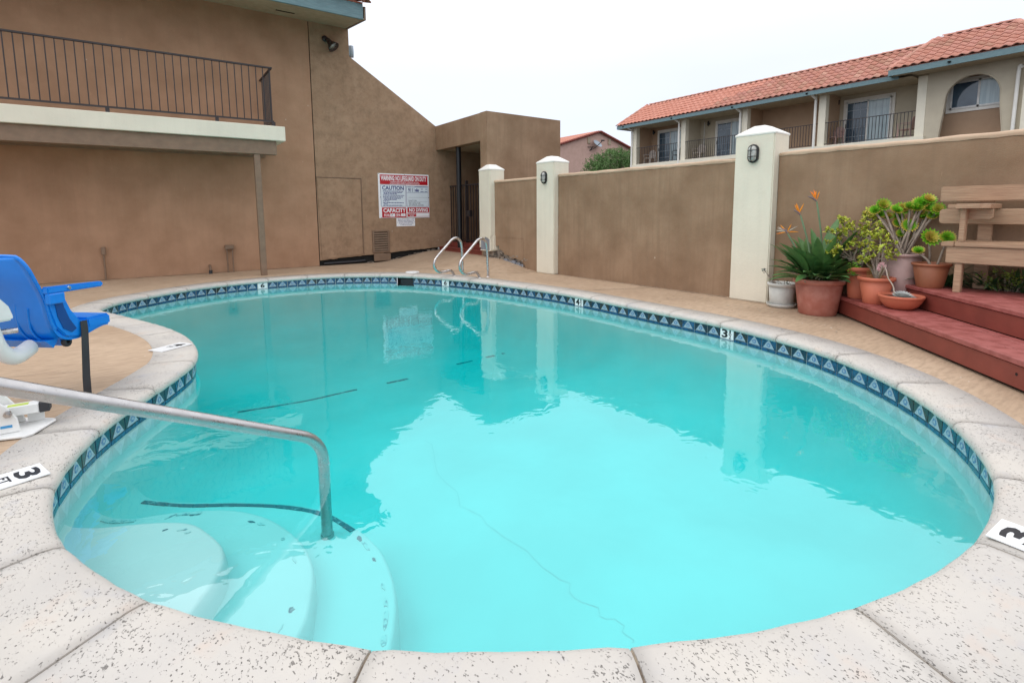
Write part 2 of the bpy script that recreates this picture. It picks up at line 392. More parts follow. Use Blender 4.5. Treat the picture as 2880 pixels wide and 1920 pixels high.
wallc = offs(.030)
mb = MB(); mb.smooth = True
rows = []
ctr2 = Vector((2.0, 4.9, 0))
prof = [(0, -.05), (0, -.22), (0, None)]
levels = []
for j, (f, zf) in enumerate([(1, -.04), (1, -.20), (1, .55), (.985, .78), (.95, .93), (.88, 1), (.7, 1), (.45, 1), (.2, 1), (.03, 1)]):
    ring = []
    for p in wallc:
        q = ctr2+(p-ctr2)*f
        if zf <= 0: z = zf
        else: z = floor_z(q.x, q.y)*zf if zf < 1 else floor_z(q.x, q.y)
        ring.append((q.x, q.y, z))
    levels.append(ring)
for ring in levels: mb.add(ring, [])
CUM = [0]
for i in range(NC): CUM.append(CUM[-1]+(nose[(i+1) % NC]-nose[i]).length)
_st = PER/round(PER/.1545); _sc = (int(round(CUM[min(range(NC), key=lambda i: (nose[i]-Vector((3.55, 8.50, 0))).length)]/_st))+.5)*_st
for j in range(len(levels)-1):
    for i in range(NC):
        if j == 0 and abs((CUM[i]+CUM[i+1])/2-_sc) <= .158: continue
        mb.f.append([j*NC+i, j*NC+(i+1) % NC, (j+1)*NC+(i+1) % NC, (j+1)*NC+i]); mb.mi.append(0); mb.sm.append(True)
mb.f.append([(len(levels)-1)*NC+i for i in range(NC)]); mb.mi.append(0); mb.sm.append(True)
pool = part('pool_basin', mb, M['plaster'], kind='structure')

# water: a closed body
mb = MB(); wr = offs(.038)
mb.add([(p.x, p.y, WZ) for p in wr]+[(p.x, p.y, -1.25) for p in wr], [])
mb.f += [list(range(NC))[::-1], list(range(NC, 2*NC))]+[[i, (i+1) % NC, NC+(i+1) % NC, NC+i] for i in range(NC)]
mb.mi += [0]*(NC+2); mb.sm += [False]*(NC+2)
me = mb.mesh('water', M['water'])
bm = bmesh.new(); bm.from_mesh(me); bmesh.ops.recalc_face_normals(bm, faces=bm.faces); bm.to_mesh(me); bm.free()
water = part('water', me, None, kind='structure')

# frames along the curve by arc length
CUM = [0]
for i in range(NC): CUM.append(CUM[-1]+(nose[(i+1) % NC]-nose[i]).length)
def at(s, d=0.0):
    s %= PER; i = min(int(s/PER*NC), NC-1)
    while CUM[i] > s: i -= 1
    while CUM[i+1] < s: i += 1
    f = (s-CUM[i])/(CUM[i+1]-CUM[i]); j = (i+1) % NC
    n = nn_[i].lerp(nn_[j], f).normalized(); return nose[i].lerp(nose[j], f)+n*d, n
def near_s(x, y):
    v = Vector((x, y, 0)); return CUM[min(range(NC), key=lambda i: (nose[i]-v).length)]

# tiles: shared meshes, each tile an object
TW, TZ1, TZ0 = .151, -.050, -.140
def tile_mesh(tri):
    mb = MB(); w = TW/2-.0015
    mb.m = 0; mb.box(-w, w, 0, .006, TZ0+.0015, TZ1)                     # x along, y toward the water is -; face at y=0
    def poly(pts, y0, y1, m):
        mb.m = m; mb.prism(pts, 'y', y0, y1)
    if tri:
        zb, zt = TZ0+.006, TZ1-.004
        poly([(-w*.80, zb), (0, zt), (w*.80, zb)], -.0015, 0.001, 1)
        zc = zb+.030
        poly([(.022*math.cos(a), zc+.020*math.sin(a)) for a in [k*math.pi/4 for k in range(8)]][::-1], -.0028, -.001, 2)
        poly([(.010*math.cos(a), zc+.009*math.sin(a)) for a in [k*math.pi/3 for k in range(6)]][::-1], -.0036, -.002, 1)
    return mb.mesh('tile', [M['tile'], M['tilepale'], M['tileblue']])
tm = tile_mesh(True)
mb = MB(); w = TW/2-.0015; mb.box(-w, w, 0, .006, TZ0-.026, TZ0-.0015); tm2 = mb.mesh('tile', M['tile'])
mb = MB(); mb.box(-w, w, -.001, .006, TZ0-.012, TZ1); tmw = mb.mesh('depth_tile', M['numw'])
def text_mesh(body, x0, x1, z0, z1, mat_, depth=.001, y=0.0, bold=.0, flip=False):
    cu = bpy.data.curves.new('lettering', 'FONT'); cu.body = body; cu.size = 1; cu.offset = bold; cu.resolution_u = 2; cu.space_line = 1.05
    o = bpy.data.objects.new('lettering', cu); me = bpy.data.meshes.new_from_object(o)
    bpy.data.objects.remove(o)
    xs = [v.co.x for v in me.vertices]; ys = [v.co.y for v in me.vertices]
    ax, bx, ay, by = min(xs), max(xs), min(ys), max(ys)
    for v in me.vertices:
        X = x0+(v.co.x-ax)/(bx-ax)*(x1-x0); Z = z0+(v.co.y-ay)/(by-ay)*(z1-z0); v.co = (X, y, Z)
    me.materials.clear(); me.materials.append(mat_); me.name = 'lettering'; me.update(); return me
tile_n = round(PER/.1545); step = PER/tile_n
s_skim = near_s(3.55, 8.50); 
marks = {}
for (x, y, tx) in ((1.45, 9.26, '6'), (4.02, 7.70, '6'), (4.54, 5.0, '4½'), (4.50, 2.85, '3½')):
    marks[int(round(near_s(x, y)/step))] = tx
wall_root = bpy.data.objects.new('tile_band', None); col.objects.link(wall_root)
setp(wall_root, 'band of blue tiles with pale triangles set round the pool rim', 'tile band')
grb = MB()                              # grout bed behind the tiles
ring1 = offs(.0285)
skim_i = int(round((s_skim)/step))
for i in range(NC):
    j = (i+1) % NC
    if abs((CUM[i]+CUM[j] if j else CUM[i]*2)/2-(skim_i+.5)*step) < .158: continue
    a, b = ring1[i], ring1[j]
    grb.add([(a.x, a.y, TZ0-.028), (b.x, b.y, TZ0-.028), (b.x, b.y, -.045), (a.x, a.y, -.045)], [(0, 1, 2, 3)])
part('grout', grb, M['grout'], wall_root)
for i in range(tile_n):
    p, n = at(i*step, .0225)
    ang = math.atan2(n.y, n.x)-math.pi/2                                 # local y = outward
    if i in (skim_i, skim_i+1): continue
    if i in marks:
        o = part('depth_tile', tmw, None, wall_root, loc=p, rot=(0, 0, ang))
        tx = marks[i]
        if tx == '6': part('numeral', text_mesh('6', -.032, .032, TZ0+.002, TZ1-.012, M['black'], y=-.0025, bold=.03), None, o)
        else:
            part('numeral', text_mesh(tx[0], -.058, .012, TZ0-.004, TZ1-.010, M['black'], y=-.0025, bold=.03), None, o)
            fm_ = MB(); fm_.box(.018, .060, -.0025, -.002, -.1005, -.096)
            part('numeral', text_mesh('1', .030, .046, -.093, TZ1-.006, M['black'], y=-.0025, bold=.02), None, o)
            part('fraction_bar', fm_, M['black'], o)
            part('numeral', text_mesh('2', .024, .052, TZ0-.006, -.104, M['black'], y=-.0025, bold=.02), None, o)
    else: part('tile', tm, None, wall_root, loc=p, rot=(0, 0, ang))
low = MB()
for i in range(tile_n):
    if i in (skim_i, skim_i+1): continue
    p, n = at(i*step, .0225); ang = math.atan2(n.y, n.x)-math.pi/2
    t_ = MB(); t_.box(-w, w, 0, .006, TZ0-.026, TZ0-.0015 if i not in marks else TZ0-.014)
    t_.xf(Matrix.Translation(p) @ Matrix.Rotation(ang, 4, 'Z')); low.add(t_.v, t_.f)
part('lower_tile_row', low, M['tile'], wall_root, kind='stuff')
# skimmer mouth in the tile band
sk = thing('skimmer', 'dark skimmer mouth opening in the tile band at the far rim', 'skimmer')
p, n = at((skim_i+.5)*step, .03); ang = math.atan2(n.y, n.x)-math.pi/2
b_ = MB(); b_.box(-.15, .15, .11, .13, -.25, -.045); b_.box(-.155, -.148, 0, .13, -.25, -.045); b_.box(.148, .155, 0, .13, -.25, -.045); b_.box(-.15, .15, 0, .13, -.045, -.04)
b_.xf(Matrix.Translation(p) @ Matrix.Rotation(ang, 4, 'Z')); part('throat', b_, M['void'], sk)
b_ = MB(); b_.box(-.13, .13, .055, .065, -.20, -.085); b_.xf(Matrix.Translation(p) @ Matrix.Rotation(ang, 4, 'Z')); part('weir_flap', b_, M['rubber'], sk)
p, n = at((skim_i+.5)*step, .50)
b_ = MB(); b_.lathe([(.001, .014), (.115, .014), (.125, .010), (.125, -.01)], 24, (0, 0)); b_.add([(0.02, 0, .0145)], [])
part('deck_hatch', MB().lathe([(.0, .020), (.115, .020), (.125, .012), (.125, -.01)], 28, (3.88, 8.62)), M['white'], None,
     label='round white skimmer cover lying on the deck at the far rim', cat='cover')

# coping stones
CP = [(.060,-.060),(.020,-.060),(.006,-.052),(.000,-.036),(.003,-.020),(.014,-.006),(.034,.000),(.070,.003),(None,.004),(None,-.05)]
s0 = near_s(.389, 1.165)
cuts = [near_s(*q) for q in ((2.181,.425),(1.529,.545),(.939,.803),(.389,1.19),(-.055,1.70),(-.296,2.185),(-.385,2.70))]
# curve runs clockwise seen from above: sort by s
cuts = sorted(c0 % PER for c0 in cuts)
extra = []
allc = list(cuts)
span = (cuts[0]-cuts[-1]) % PER
nst = round(span/.625)
allc += [(cuts[-1]+span*k/nst) % PER for k in range(1, nst)]
allc = sorted(allc)
def cwidth(p):
    t = max(0, min(1, (2.6-p.y)/1.2)); t2 = max(0, min(1, (3.2-p.x)/1.0)); return .30+.10*t*t2+(.0)
cop = bpy.data.objects.new('pool_coping', None); col.objects.link(cop)
setp(cop, 'pale pitted stone coping with rounded lip running round the pool', 'coping')
for q, sa in enumerate(allc):
    sb = allc[(q+1) % len(allc)]; L = (sb-sa) % PER; g = (.0035+.002*random.random()) if at(sa, 0)[0].y < 3.3 else .0014
    nseg = 12; mb = MB(); mb.smooth = True; dz = random.uniform(-.0012, .0012)
    secs = []
    for k_ in range(nseg+1):
        e = 0
        if k_ in (0, nseg): e = .002
        s_ = sa+g+(L-2*g)*k_/nseg; sec = []
        for (dd, z) in CP:
            pw, n = at(s_, 0); W = cwidth(pw); dd = W if dd is None else dd
            pw = pw+n*(dd + (e if dd < .05 else 0)); zz = z-(e if z > -.02 else 0)
            if -.06 < z < .005 and dd < W: zz += .0014*math.sin(37*s_+dd*40)+.001*math.sin(91*s_)
            sec.append((pw.x, pw.y, zz+dz))
        secs.append(sec)
    m_ = len(CP)
    for sec in secs: mb.add(sec, [])
    for k_ in range(nseg):
        for j in range(m_-1):
            mb.f.append([k_*m_+j, k_*m_+j+1, (k_+1)*m_+j+1, (k_+1)*m_+j]); mb.mi.append(0); mb.sm.append(True)
    mb.f.append(list(range(m_))); mb.f.append([nseg*m_+j for j in range(m_)][::-1]); mb.mi += [0, 0]; mb.sm += [False, False]
    part('coping_stone', mb, M['coping'], cop)
# mortar bed below the stones
mb = MB(); a = offs(.03)
W_ = [cwidth(p) for p in nose]
rings = [[(nose[i]+nn_[i]*.012, -.050) for i in range(NC)], [(nose[i]+nn_[i]*.022, -.011) for i in range(NC)], [(nose[i]+nn_[i]*.05, -.006) for i in range(NC)], [(nose[i]+nn_[i]*(W_[i]+.002), -.004) for i in range(NC)], [(nose[i]+nn_[i]*(W_[i]+.002), -.06) for i in range(NC)]]
for r_ in rings: mb.add([(p.x, p.y, z) for p, z in r_], [])
for j in range(4):
    for i in range(NC): mb.f.append([j*NC+i, j*NC+(i+1) % NC, (j+1)*NC+(i+1) % NC, (j+1)*NC+i]); mb.mi.append(0); mb.sm.append(False)
part('mortar', mb, M['joint'], cop)

# ---------------------------------------------------------------- deck and ground
def sm(t): t = max(0, min(1, t)); return t*t*(3-2*t)
def deck_h(x, y): return -.001+.20*sm((y-7.15)/1.5)*sm((x-4.0)/1.6)
XL, XR, YN, YF = -9.0, 7.2, -3.0, 11.2
mb = MB(); mb.smooth = True
outer = [nose[i]+nn_[i]*(W_[i]) for i in range(NC)]
ND = 22
c0 = Vector((2.0, 4.9, 0))
def hit(p):
    d_ = p-c0; t = 1e9
    if d_.x > 1e-6: t = min(t, (XR-c0.x)/d_.x)
    if d_.x < -1e-6: t = min(t, (XL-c0.x)/d_.x)
    if d_.y > 1e-6: t = min(t, (YF-c0.y)/d_.y)
    if d_.y < -1e-6: t = min(t, (YN-c0.y)/d_.y)
    return c0+d_*t
for j in range(ND+1):
    f = j/ND
    for p in outer:
        q = p.lerp(hit(p), f); mb.v.append((q.x, q.y, deck_h(q.x, q.y)))
for j in range(ND):
    for i in range(NC):
        mb.f.append([j*NC+i, j*NC+(i+1) % NC, (j+1)*NC+(i+1) % NC, (j+1)*NC+i]); mb.mi.append(0); mb.sm.append(True)
deck = part('pool_deck', mb, M['deck'], kind='structure')
mb = MB(); G = 700; z = -.012
for a, b, c1, d1_ in (((XL,YN),(XR,YN),(G,-G),(-G,-G)), ((XR,YN),(XR,YF),(G,G),(G,-G)), ((XR,YF),(XL,YF),(-G,G),(G,G)), ((XL,YF),(XL,YN),(-G,-G),(-G,G))):
    mb.quad((*a, z), (*b, z), (*c1, z), (*d1_, z))
part('ground', mb, plain('asphalt_lot', (.055, .055, .055), .9, c2=(.07, .068, .065), sc=1), kind='structure')
# small litter and paint flecks on the deck
mb = MB()
random.seed(77)
for q in range(150):
    if q < 70: x, y = random.uniform(4.95, 5.8), random.uniform(3.6, 8.2)
    elif q < 105: x, y = random.uniform(4.9, 5.5), random.uniform(1.9, 3.4)
    else: x, y = random.uniform(-2.5, 3.5), random.uniform(9.8, 10.7)
    if x > 5.7+(6.77-y)*.049: continue
    a = random.uniform(0, 6.3); L = random.uniform(.006, .022); w2 = L*random.uniform(.2, .6); z = deck_h(x, y)+.008
    cx_, sx_ = math.cos(a), math.sin(a); mb.add([(x-cx_*L, y-sx_*L, z), (x-sx_*w2, y+cx_*w2, z+.003), (x+cx_*L, y+sx_*L, z), (x+sx_*w2, y-cx_*w2, z)], [(0, 1, 2, 3)])
part('deck_litter', mb, plain('pale_litter', (.62, .55, .45), .8, c2=(.16, .10, .06), sc=3), kind='stuff')
# deck cracks: thin dark grooves following the slab
def crack(pts, w_=.011, name='crack'):
    P = [Vector((x, y, 0)) for x, y in pts]; Q = []
    for i in range(len(P)-1):
        n_ = max(2, int((P[i+1]-P[i]).length/.08))
        for k_ in range(n_): Q.append(P[i].lerp(P[i+1], k_/n_))
    Q.append(P[-1]); mb = MB()
    L_, R_ = [], []
    for i, q in enumerate(Q):
        t = (Q[min(i+1, len(Q)-1)]-Q[max(i-1, 0)]).normalized(); n = Vector((-t.y, t.x, 0))
        q = q+n*random.uniform(-.010, .010); hw = w_*random.uniform(.3, .8)
        z = deck_h(q.x, q.y)+.006
        L_.append((*(q+n*hw)[:2], z)); R_.append((*(q-n*hw)[:2], z))
    for i in range(len(Q)-1): mb.quad(L_[i], L_[i+1], R_[i+1], R_[i])
    return part(name, mb, M['joint'], deck)
crack([(3.6,10.4),(3.7,9.9),(4.05,9.4),(4.3,8.8),(4.5,8.1),(4.85,7.6),(5.3,7.35),(5.7,7.3)])
crack([(2.9,10.2),(3.2,9.6)], .004)
crack([(5.95,4.75),(5.6,4.82),(5.2,5.0),(4.86,5.15)])
crack([(-3.2,5.2),(-1.6,4.95),(-.45,4.6)], .004)
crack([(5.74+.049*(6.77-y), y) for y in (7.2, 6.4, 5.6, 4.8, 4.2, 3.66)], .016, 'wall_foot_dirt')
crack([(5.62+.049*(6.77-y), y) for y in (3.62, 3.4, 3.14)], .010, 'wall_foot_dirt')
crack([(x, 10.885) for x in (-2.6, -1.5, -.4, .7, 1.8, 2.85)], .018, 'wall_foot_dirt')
crack([(4.95,4.05),(5.3,3.9),(5.5,3.6)], .004)
crack([(-4,8.9),(-2,9.05),(0.2,9.3)], .004)

# ---------------------------------------------------------------- steps in the pool
def wall_hits(): pass
S1 = [(-.42,2.92),(-.36,2.86),(-.256,2.784),(-.135,2.727),(-.014,2.657),(.075,2.574),(.129,2.448),(.160,2.329),(.159,2.239),(.137,2.160),(.096,2.079),(.055,2.019),(0.02,1.96),(-.05,1.86),(-.15,1.78),(-.25,1.9),(-.38,2.2),(-.44,2.6)]
S2 = [(-.42,3.40),(-.35,3.27),(-.282,3.14),(-.234,3.069),(-.147,3.006),(-.013,2.961),(.125,2.889),(.228,2.822),(.324,2.716),(.400,2.584),(.458,2.399),(.475,2.228),(.462,2.096),(.424,1.973),(.376,1.853),(.333,1.792),(.24,1.66),(.10,1.50),(-.1,1.6),(-.25,1.85),(-.40,2.2),(-.46,2.7),(-.46,3.1)]
S3 = [(-.26,3.85),(-.172,3.638),(-.131,3.498),(-.069,3.379),(.066,3.250),(.291,3.087),(.476,2.932),(.616,2.790),(.703,2.632),(.767,2.426),(.794,2.247),(.781,2.071),(.742,1.912),(.689,1.785),(.627,1.675),(.52,1.50),(.36,1.20),(.15,1.38),(-.1,1.6),(-.25,1.85),(-.40,2.2),(-.46,2.7),(-.42,3.2),(-.36,3.55)]
sroot = bpy.data.objects.new('pool_steps', None); col.objects.link(sroot)
setp(sroot, 'three curved white steps fanning out under the water at the near left', 'pool steps')
def inside_clip(P):                     # keep the step outline within the plaster wall
    out_ = []
    for p in P:
        i = min(range(0, NC, 2), key=lambda i: (nose[i]-p).length); dlt = (p-nose[i]).dot(nn_[i])
        out_.append(p-nn_[i]*(dlt-.045) if dlt > .045 else p)
    return out_
for nm, P_, zt in (('upper_step', S1, -.28), ('middle_step', S2, -.39), ('lower_step', S3, -.50)):
    P, _ = resample(inside_clip(spline([(x, y, 0) for x, y in P_], 6, True)), 90)
    c_ = sum(P, Vector())/90
    mb = MB(); mb.smooth = True
    for (off_, z) in ((.016, -.9), (.010, zt-.050), (.001, zt-.012), (-.006, zt-.002), (-.016, zt)):
        mb.add([(*(p+(p-c_).normalized()*(off_))[:2], z) for p in P], [])
    for j in range(4):
        for i in range(90): mb.f.append([j*90+i, j*90+(i+1) % 90, (j+1)*90+(i+1) % 90, (j+1)*90+i]); mb.mi.append(0); mb.sm.append(True)
    mb.f.append([4*90+i for i in range(90)]); mb.mi.append(0); mb.sm.append(False)
    part(nm, mb, M['plaster'], sroot)
def strip(name, pts, z, w_, parent, mat_, miss=0, flat=None, seg=.07):
    P, L = resample(spline([(x, y, 0) for x, y in pts], 8), max(3, int(PER and sum((Vector((*pts[i+1],0))-Vector((*pts[i],0))).length for i in range(len(pts)-1))/seg)), False)
    for i in range(len(P)-1):
        if random.random() < miss: continue
        a, b = P[i], P[i+1]; t = (b-a).normalized(); n = Vector((-t.y, t.x, 0)); g = t*.0015
        ws = w_*random.uniform(.8, 1.1); zz = z if not callable(z) else z(a.x, a.y)
        mb = MB(); A_ = [a+g+n*ws, b-g+n*ws, b-g-n*ws, a+g-n*ws]
        mb.prism([(q.x, q.y) for q in A_], 'z', zz, zz+.005); part(name, mb, mat_, parent)
strip('step_tile', [(-.128,3.385),(.060,3.205),(.285,3.050),(.468,2.900),(.600,2.755),(.680,2.62),(.735,2.44)], -.500, .013, sroot, M['steptile'], 0)
strip('step_tile', [(-.28,3.075),(-.235,3.02),(-.14,2.965),(-.01,2.925),(.12,2.855)], -.390, .010, sroot, M['steptile2'], .15, seg=.05)
def patch(x, y, z, rx, ry, a):
    n_ = 11; mb = MB(); pts = []
    for q in range(n_):
        t = 2*math.pi*q/n_; k_ = random.uniform(.55, 1.15); u, v = rx*k_*math.cos(t), ry*k_*math.sin(t)
        pts.append((x+u*math.cos(a)-v*math.sin(a), y+u*math.sin(a)+v*math.cos(a)))
    mb.prism(pts, 'z', z, z+.003); part('worn_tile_patch', mb, M['steptile'] if random.random() < .4 else M['steptile2'], sroot)
for x, y, z, rx, ry, a in ((.742,2.36,-.5,.012,.028,.1),(.748,2.29,-.5,.010,.045,.0),(.745,2.17,-.5,.007,.018,0),(.715,1.98,-.5,.007,.03,-.2),(.69,1.89,-.5,.010,.03,-.3),(.655,1.80,-.5,.012,.05,-.45),(.61,1.71,-.5,.012,.03,-.5),
    (.345,2.58,-.39,.010,.022,.6),(.31,2.63,-.39,.006,.022,.7),(.405,2.40,-.39,.010,.012,.2),(.415,2.22,-.39,.006,.03,0),(.34,1.93,-.39,.012,.016,-.5),(.29,1.86,-.39,.005,.02,-.6),(-.01,2.91,-.39,.03,.006,.3),(.09,2.86,-.39,.022,.006,-.5),
    (.035,2.545,-.28,.024,.008,-.4),(.05,2.51,-.28,.012,.008,0),(-.03,2.59,-.28,.014,.004,0),(-.10,2.05,-.28,.03,.008,.3)): patch(x, y, z, rx, ry, a)
# broken tile line across the floor where it deepens
fl = bpy.data.objects.new('floor_tile_line', None); col.objects.link(fl)
setp(fl, 'broken dark tile line crossing the pool floor under the water', 'tile line')
def fz(x, y): return floor_z(x, y)+.001
k_ = (1.086+.955)/(1.086+.68)
LN = [(x*k_, y*k_) for x, y in [(.55,5.10),(.656,5.09),(1.093,5.025),(1.504,5.049),(1.75,5.05)]]
strip('floor_tile', LN, fz, .014, fl, M['steptile'], .04, seg=.12)
strip('floor_tile', [(x*k_, y*k_) for x, y in [(1.95,5.055),(2.191,5.058)]], fz, .02, fl, M['steptile'], 0, seg=.12)
strip('floor_tile', [(x*k_, y*k_) for x, y in [(2.875,5.209),(3.10,5.225)]], fz, .014, fl, M['steptile'], 0, seg=.12)
strip('floor_tile', [(x*k_, y*k_) for x, y in [(3.313,5.247),(3.75,5.28),(4.05,5.31)]], fz, .022, fl, M['steptile'], .1, seg=.12)

mb = MB()
FLOORCR = [(1.665, 3.525), (1.465, 2.739), (1.47, 2.337), (1.503, 1.864), (1.502, 1.579), (1.538, 1.399), (1.513, 1.292)]
fc = spline([(x, y, 0) for x, y in FLOORCR], 6); L_ = []
for i, q in enumerate(fc):
    t_ = (fc[min(i+1, len(fc)-1)]-fc[max(i-1, 0)]).normalized(); n_ = Vector((-t_.y, t_.x, 0)); q = q+n_*(.020*math.sin(i*1.3)+random.uniform(-.016, .016)); L_.append((q, n_))
for (a, na), (b, nb) in zip(L_, L_[1:]):
    z = -.678; mb.quad((*(a+na*.0013)[:2], z), (*(b+nb*.0013)[:2], z), (*(b-nb*.0013)[:2], z), (*(a-na*.0013)[:2], z))
part('floor_crack', mb, plain('hairline_stain', (.47, .56, .56), .8), pool)
# depth markers on the coping
def flat_marker(corner, dirx, w_, l_, text, label):
    # corner: water-side corner; dirx: unit vector pointing away from the water
    dx = Vector((*dirx, 0)).normalized(); ang = math.atan2(dx.y, dx.x)
    t = thing('depth_marker', label, 'depth marker', (corner[0], corner[1], .0055), ang, 'white depth markers on the coping')
    mb = MB(); mb.box(0, l_, -w_/2, w_/2, 0, .004); part('plate', mb, M['numw'], t)
    for tx, a, b, hh in text:
        me = text_mesh(tx, -hh, hh, -b, -a, M['black'], bold=.03)          # build in x/z then lay flat
        for v in me.vertices: v.co = (-v.co.z, v.co.x, .0048)
        me.flip_normals()
        part('lettering', me, None, t)
    return t
flat_marker((-.43,2.873), (-1, -.36), .155, .30, [('3', .015, .095, .050), ('FT', .11, .145, .035)], 'white 3 FT depth marker on the coping nearest the left frame edge')
flat_marker((.205,5.045), (-.82, -.57), .155, .27, [('4', .03, .11, .045), ('FT', .12, .155, .03)], 'white 4 FT depth marker on the coping of the rounded peninsula')
flat_marker((-.475,7.12), (-.80, -.60), .16, .27, [('5', .02, .10, .045), ('FT', .11, .145, .03)], 'white 5 FT depth marker on the coping behind the blue chair')
flat_marker((2.285,.395), (-.05, -1), .165, .28, [('3', .02, .105, .05), ('FT', .125, .16, .035)], 'white 3 FT depth marker on the near coping at bottom right')


# ---------------------------------------------------------------- house on the left
WY = 10.9
house = thing('stucco_building', 'brown stucco building with upper balcony and sloping parapet left of the pool', 'building', (0, WY, 0))
def hp(name, mb, mat_, parent=None, **k): return part(name, mb, mat_, parent or house, world=True, **k)
mb = MB(); mb.box(-9, 2.855, WY, WY+.3, -.1, 4.86); hp('wall', mb, M['wall'])
# gable wing, underside raised and ragged over a dark gap
low_ = [(2.872, .115)]
x = 2.95
random.seed(3)
while x < 5.55: low_.append((x, .118+.055*(x-2.9)+random.uniform(-.007, .007))); x += random.uniform(.04, .09)
low_ += [(5.60, .27)]
top_ = [(6.2, .27), (6.2, 2.95), (5.64, 2.95), (5.64, 3.03), (5.582, 3.045), (3.651, 4.271), (3.651, 4.84), (2.872, 4.84)]
mb = MB(); mb.prism(low_+top_, 'y', WY, WY+.3); hp('wall', mb, M['wing'])
mb = MB(); mb.box(2.86, 5.6, WY+.05, WY+.28, -.05, .35); hp('gap_shade_block', mb, M['void'])  # foundation block set back, coloured near-black as the shade inside the gap
mb = MB(); mb.box(2.853, 2.874, WY+.02, WY+.2, 0, 4.8); hp('control_joint', mb, M['void'])
# rubble and pipe lying in the gap
mb = MB()
for i in range(26):
    x = random.uniform(3.85, 5.5); s_ = random.uniform(.012, .035); g = deck_h(x, WY-.05)
    mb.box(x, x+s_*random.uniform(1, 3), WY-.01, WY+.03, g-.01, g+s_)
hp('rubble', mb, M['rock'], kind='stuff')
mb = MB(); mb.tube([(2.95, WY+.0, .045), (3.6, WY+.0, .05), (3.82, WY+.01, .06)], .022, 8); hp('drain_hose', mb, M['rubber'])
# access panel
pn = MB(); pn.prism([(2.912, .135), (3.765, .195), (3.784, 1.789), (2.885, 1.80)], 'y', WY-.012, WY); panel = hp('access_panel', pn, M['wing'], bevel=.003)
mb = MB(); mb.box(2.87, 3.80, WY-.020, WY-.002, 1.800, 1.812); mb.box(3.785, 3.797, WY-.018, WY-.002, .2, 1.80); hp('panel_edge', mb, M['trim_brown'], panel)
# louvred vent
vf = MB(); vf.box(3.99, 4.375, WY-.03, WY, .665, .70); vf.box(3.99, 4.375, WY-.03, WY, .215, .25); vf.box(3.99, 4.03, WY-.03, WY, .25, .665); vf.box(4.335, 4.375, WY-.03, WY, .25, .665)
vent = hp('vent', vf, M['trim_brown'], bevel=.003)
mb = MB(); mb.box(4.03, 4.335, WY-.004, WY-.001, .25, .665); hp('backing', mb, M['void'], vent)
for i in range(8):
    z = .262+i*.050
    sb = MB(); sb.prism([(WY-.028, z), (WY-.004, z+.034), (WY-.004, z+.040), (WY-.030, z+.006)], 'x', 4.032, 4.333); hp('slat', sb, M['trim_brown'], vent)
mb = MB(); mb.box(4.01, 4.39, WY-.035, WY, .03, .19); hp('vent_base', mb, M['trim_brown'], bevel=.006)
# eaves: soffit, fascia, roof
mb = MB(); mb.prism([(9.83, 4.665), (9.83, 4.69), (WY, 4.83), (WY, 4.805)], 'x', -9, 3.60); sof = hp('soffit', mb, M['soffit'])
mb = MB(); mb.prism([(10.45, 4.738), (10.50, 4.7445), (10.50, 4.755), (10.45, 4.75)], 'x', 2.20, 2.52); hp('soffit_vent', mb, M['void'], sof)
mb = MB(); mb.box(-9, 3.575, 9.79, 9.83, 4.652, 4.925); hp('fascia', mb, M['fascia'], bevel=.006)
mb = MB(); mb.prism([(9.831, 4.662), (9.831, 4.90), (11.2, 5.12), (11.2, 4.83)], 'x', 3.605, 3.64); hp('rake_board', mb, M['trim_brown'])
mb = MB(); mb.prism([(9.78, 4.928), (9.78, 4.95), (12.6, 5.95), (12.6, 4.87), (WY, 4.85)], 'x', -9, 3.57); roofL = hp('roof', mb, M['terra2'])
def barrel(L, r, thick=.014, n=6):
    mb = MB(); mb.smooth = True
    for y in (0, L):
        for rr in (r, r-thick):
            mb.add([(-rr*math.cos(math.pi*k_/n), y, rr*.62*math.sin(math.pi*k_/n)) for k_ in range(n+1)], [])
    m_ = n+1
    for k_ in range(n):
        mb.f.append([k_, k_+1, 2*m_+k_+1, 2*m_+k_]); mb.mi.append(0); mb.sm.append(True)
        mb.f.append([m_+k_+1, m_+k_, k_, k_+1]); mb.mi.append(0); mb.sm.append(False)
    return mb
bt = barrel(.42, .085).mesh('roof_tile', M['rtile'])
sl_ = math.atan2(1.0, 2.82)
for cidx in range(6):
    for r_ in range(3):
        part('roof_tile', bt, None, roofL, loc=(3.50-cidx*.19-(0), 9.70+r_*.36-WY, 4.935+r_*.36*math.tan(sl_)), rot=(sl_, 0, 0))
part('ridge_cap', barrel(.5, .10).mesh('ridge_cap', M['rtile']), None, roofL, loc=(3.60, 9.68-WY, 4.93), rot=(sl_, 0, 0))
# balcony
bal = hp('balcony', MB().box(-9, 2.10, 9.80, WY, 2.335, 2.582), M['cream'], bevel=.008)
hp('beam', MB().box(-9, 1.958, 9.86, 10.02, 2.098, 2.335), M['trim_brown'], bal, bevel=.006)
hp('ledger', MB().box(-9, 1.95, 10.86, WY, 2.14, 2.335), M['trim_brown'], bal)
post_ = hp('post', MB().box(1.592, 1.690, 9.875, 9.965, 0, 2.098), M['trim_brown'], bevel=.006)
rail = hp('railing', MB().box(-9, 1.955, 9.853, 9.897, 3.545, 3.572), M['iron'], bevel=.003)
hp('bottom_rail', MB().box(-9, 1.94, 9.858, 9.892, 2.655, 2.680), M['iron'], rail)
for i in range(62): hp('baluster', MB().box(1.905-.107*i, 1.919-.107*i, 9.868, 9.882, 2.68, 3.545), M['iron'], rail)
hp('side_rail', MB().box(1.925, 1.955, 9.897, WY, 3.545, 3.572), M['iron'], rail); hp('side_bottom_rail', MB().box(1.93, 1.95, 9.897, WY, 2.655, 2.680), M['iron'], rail)
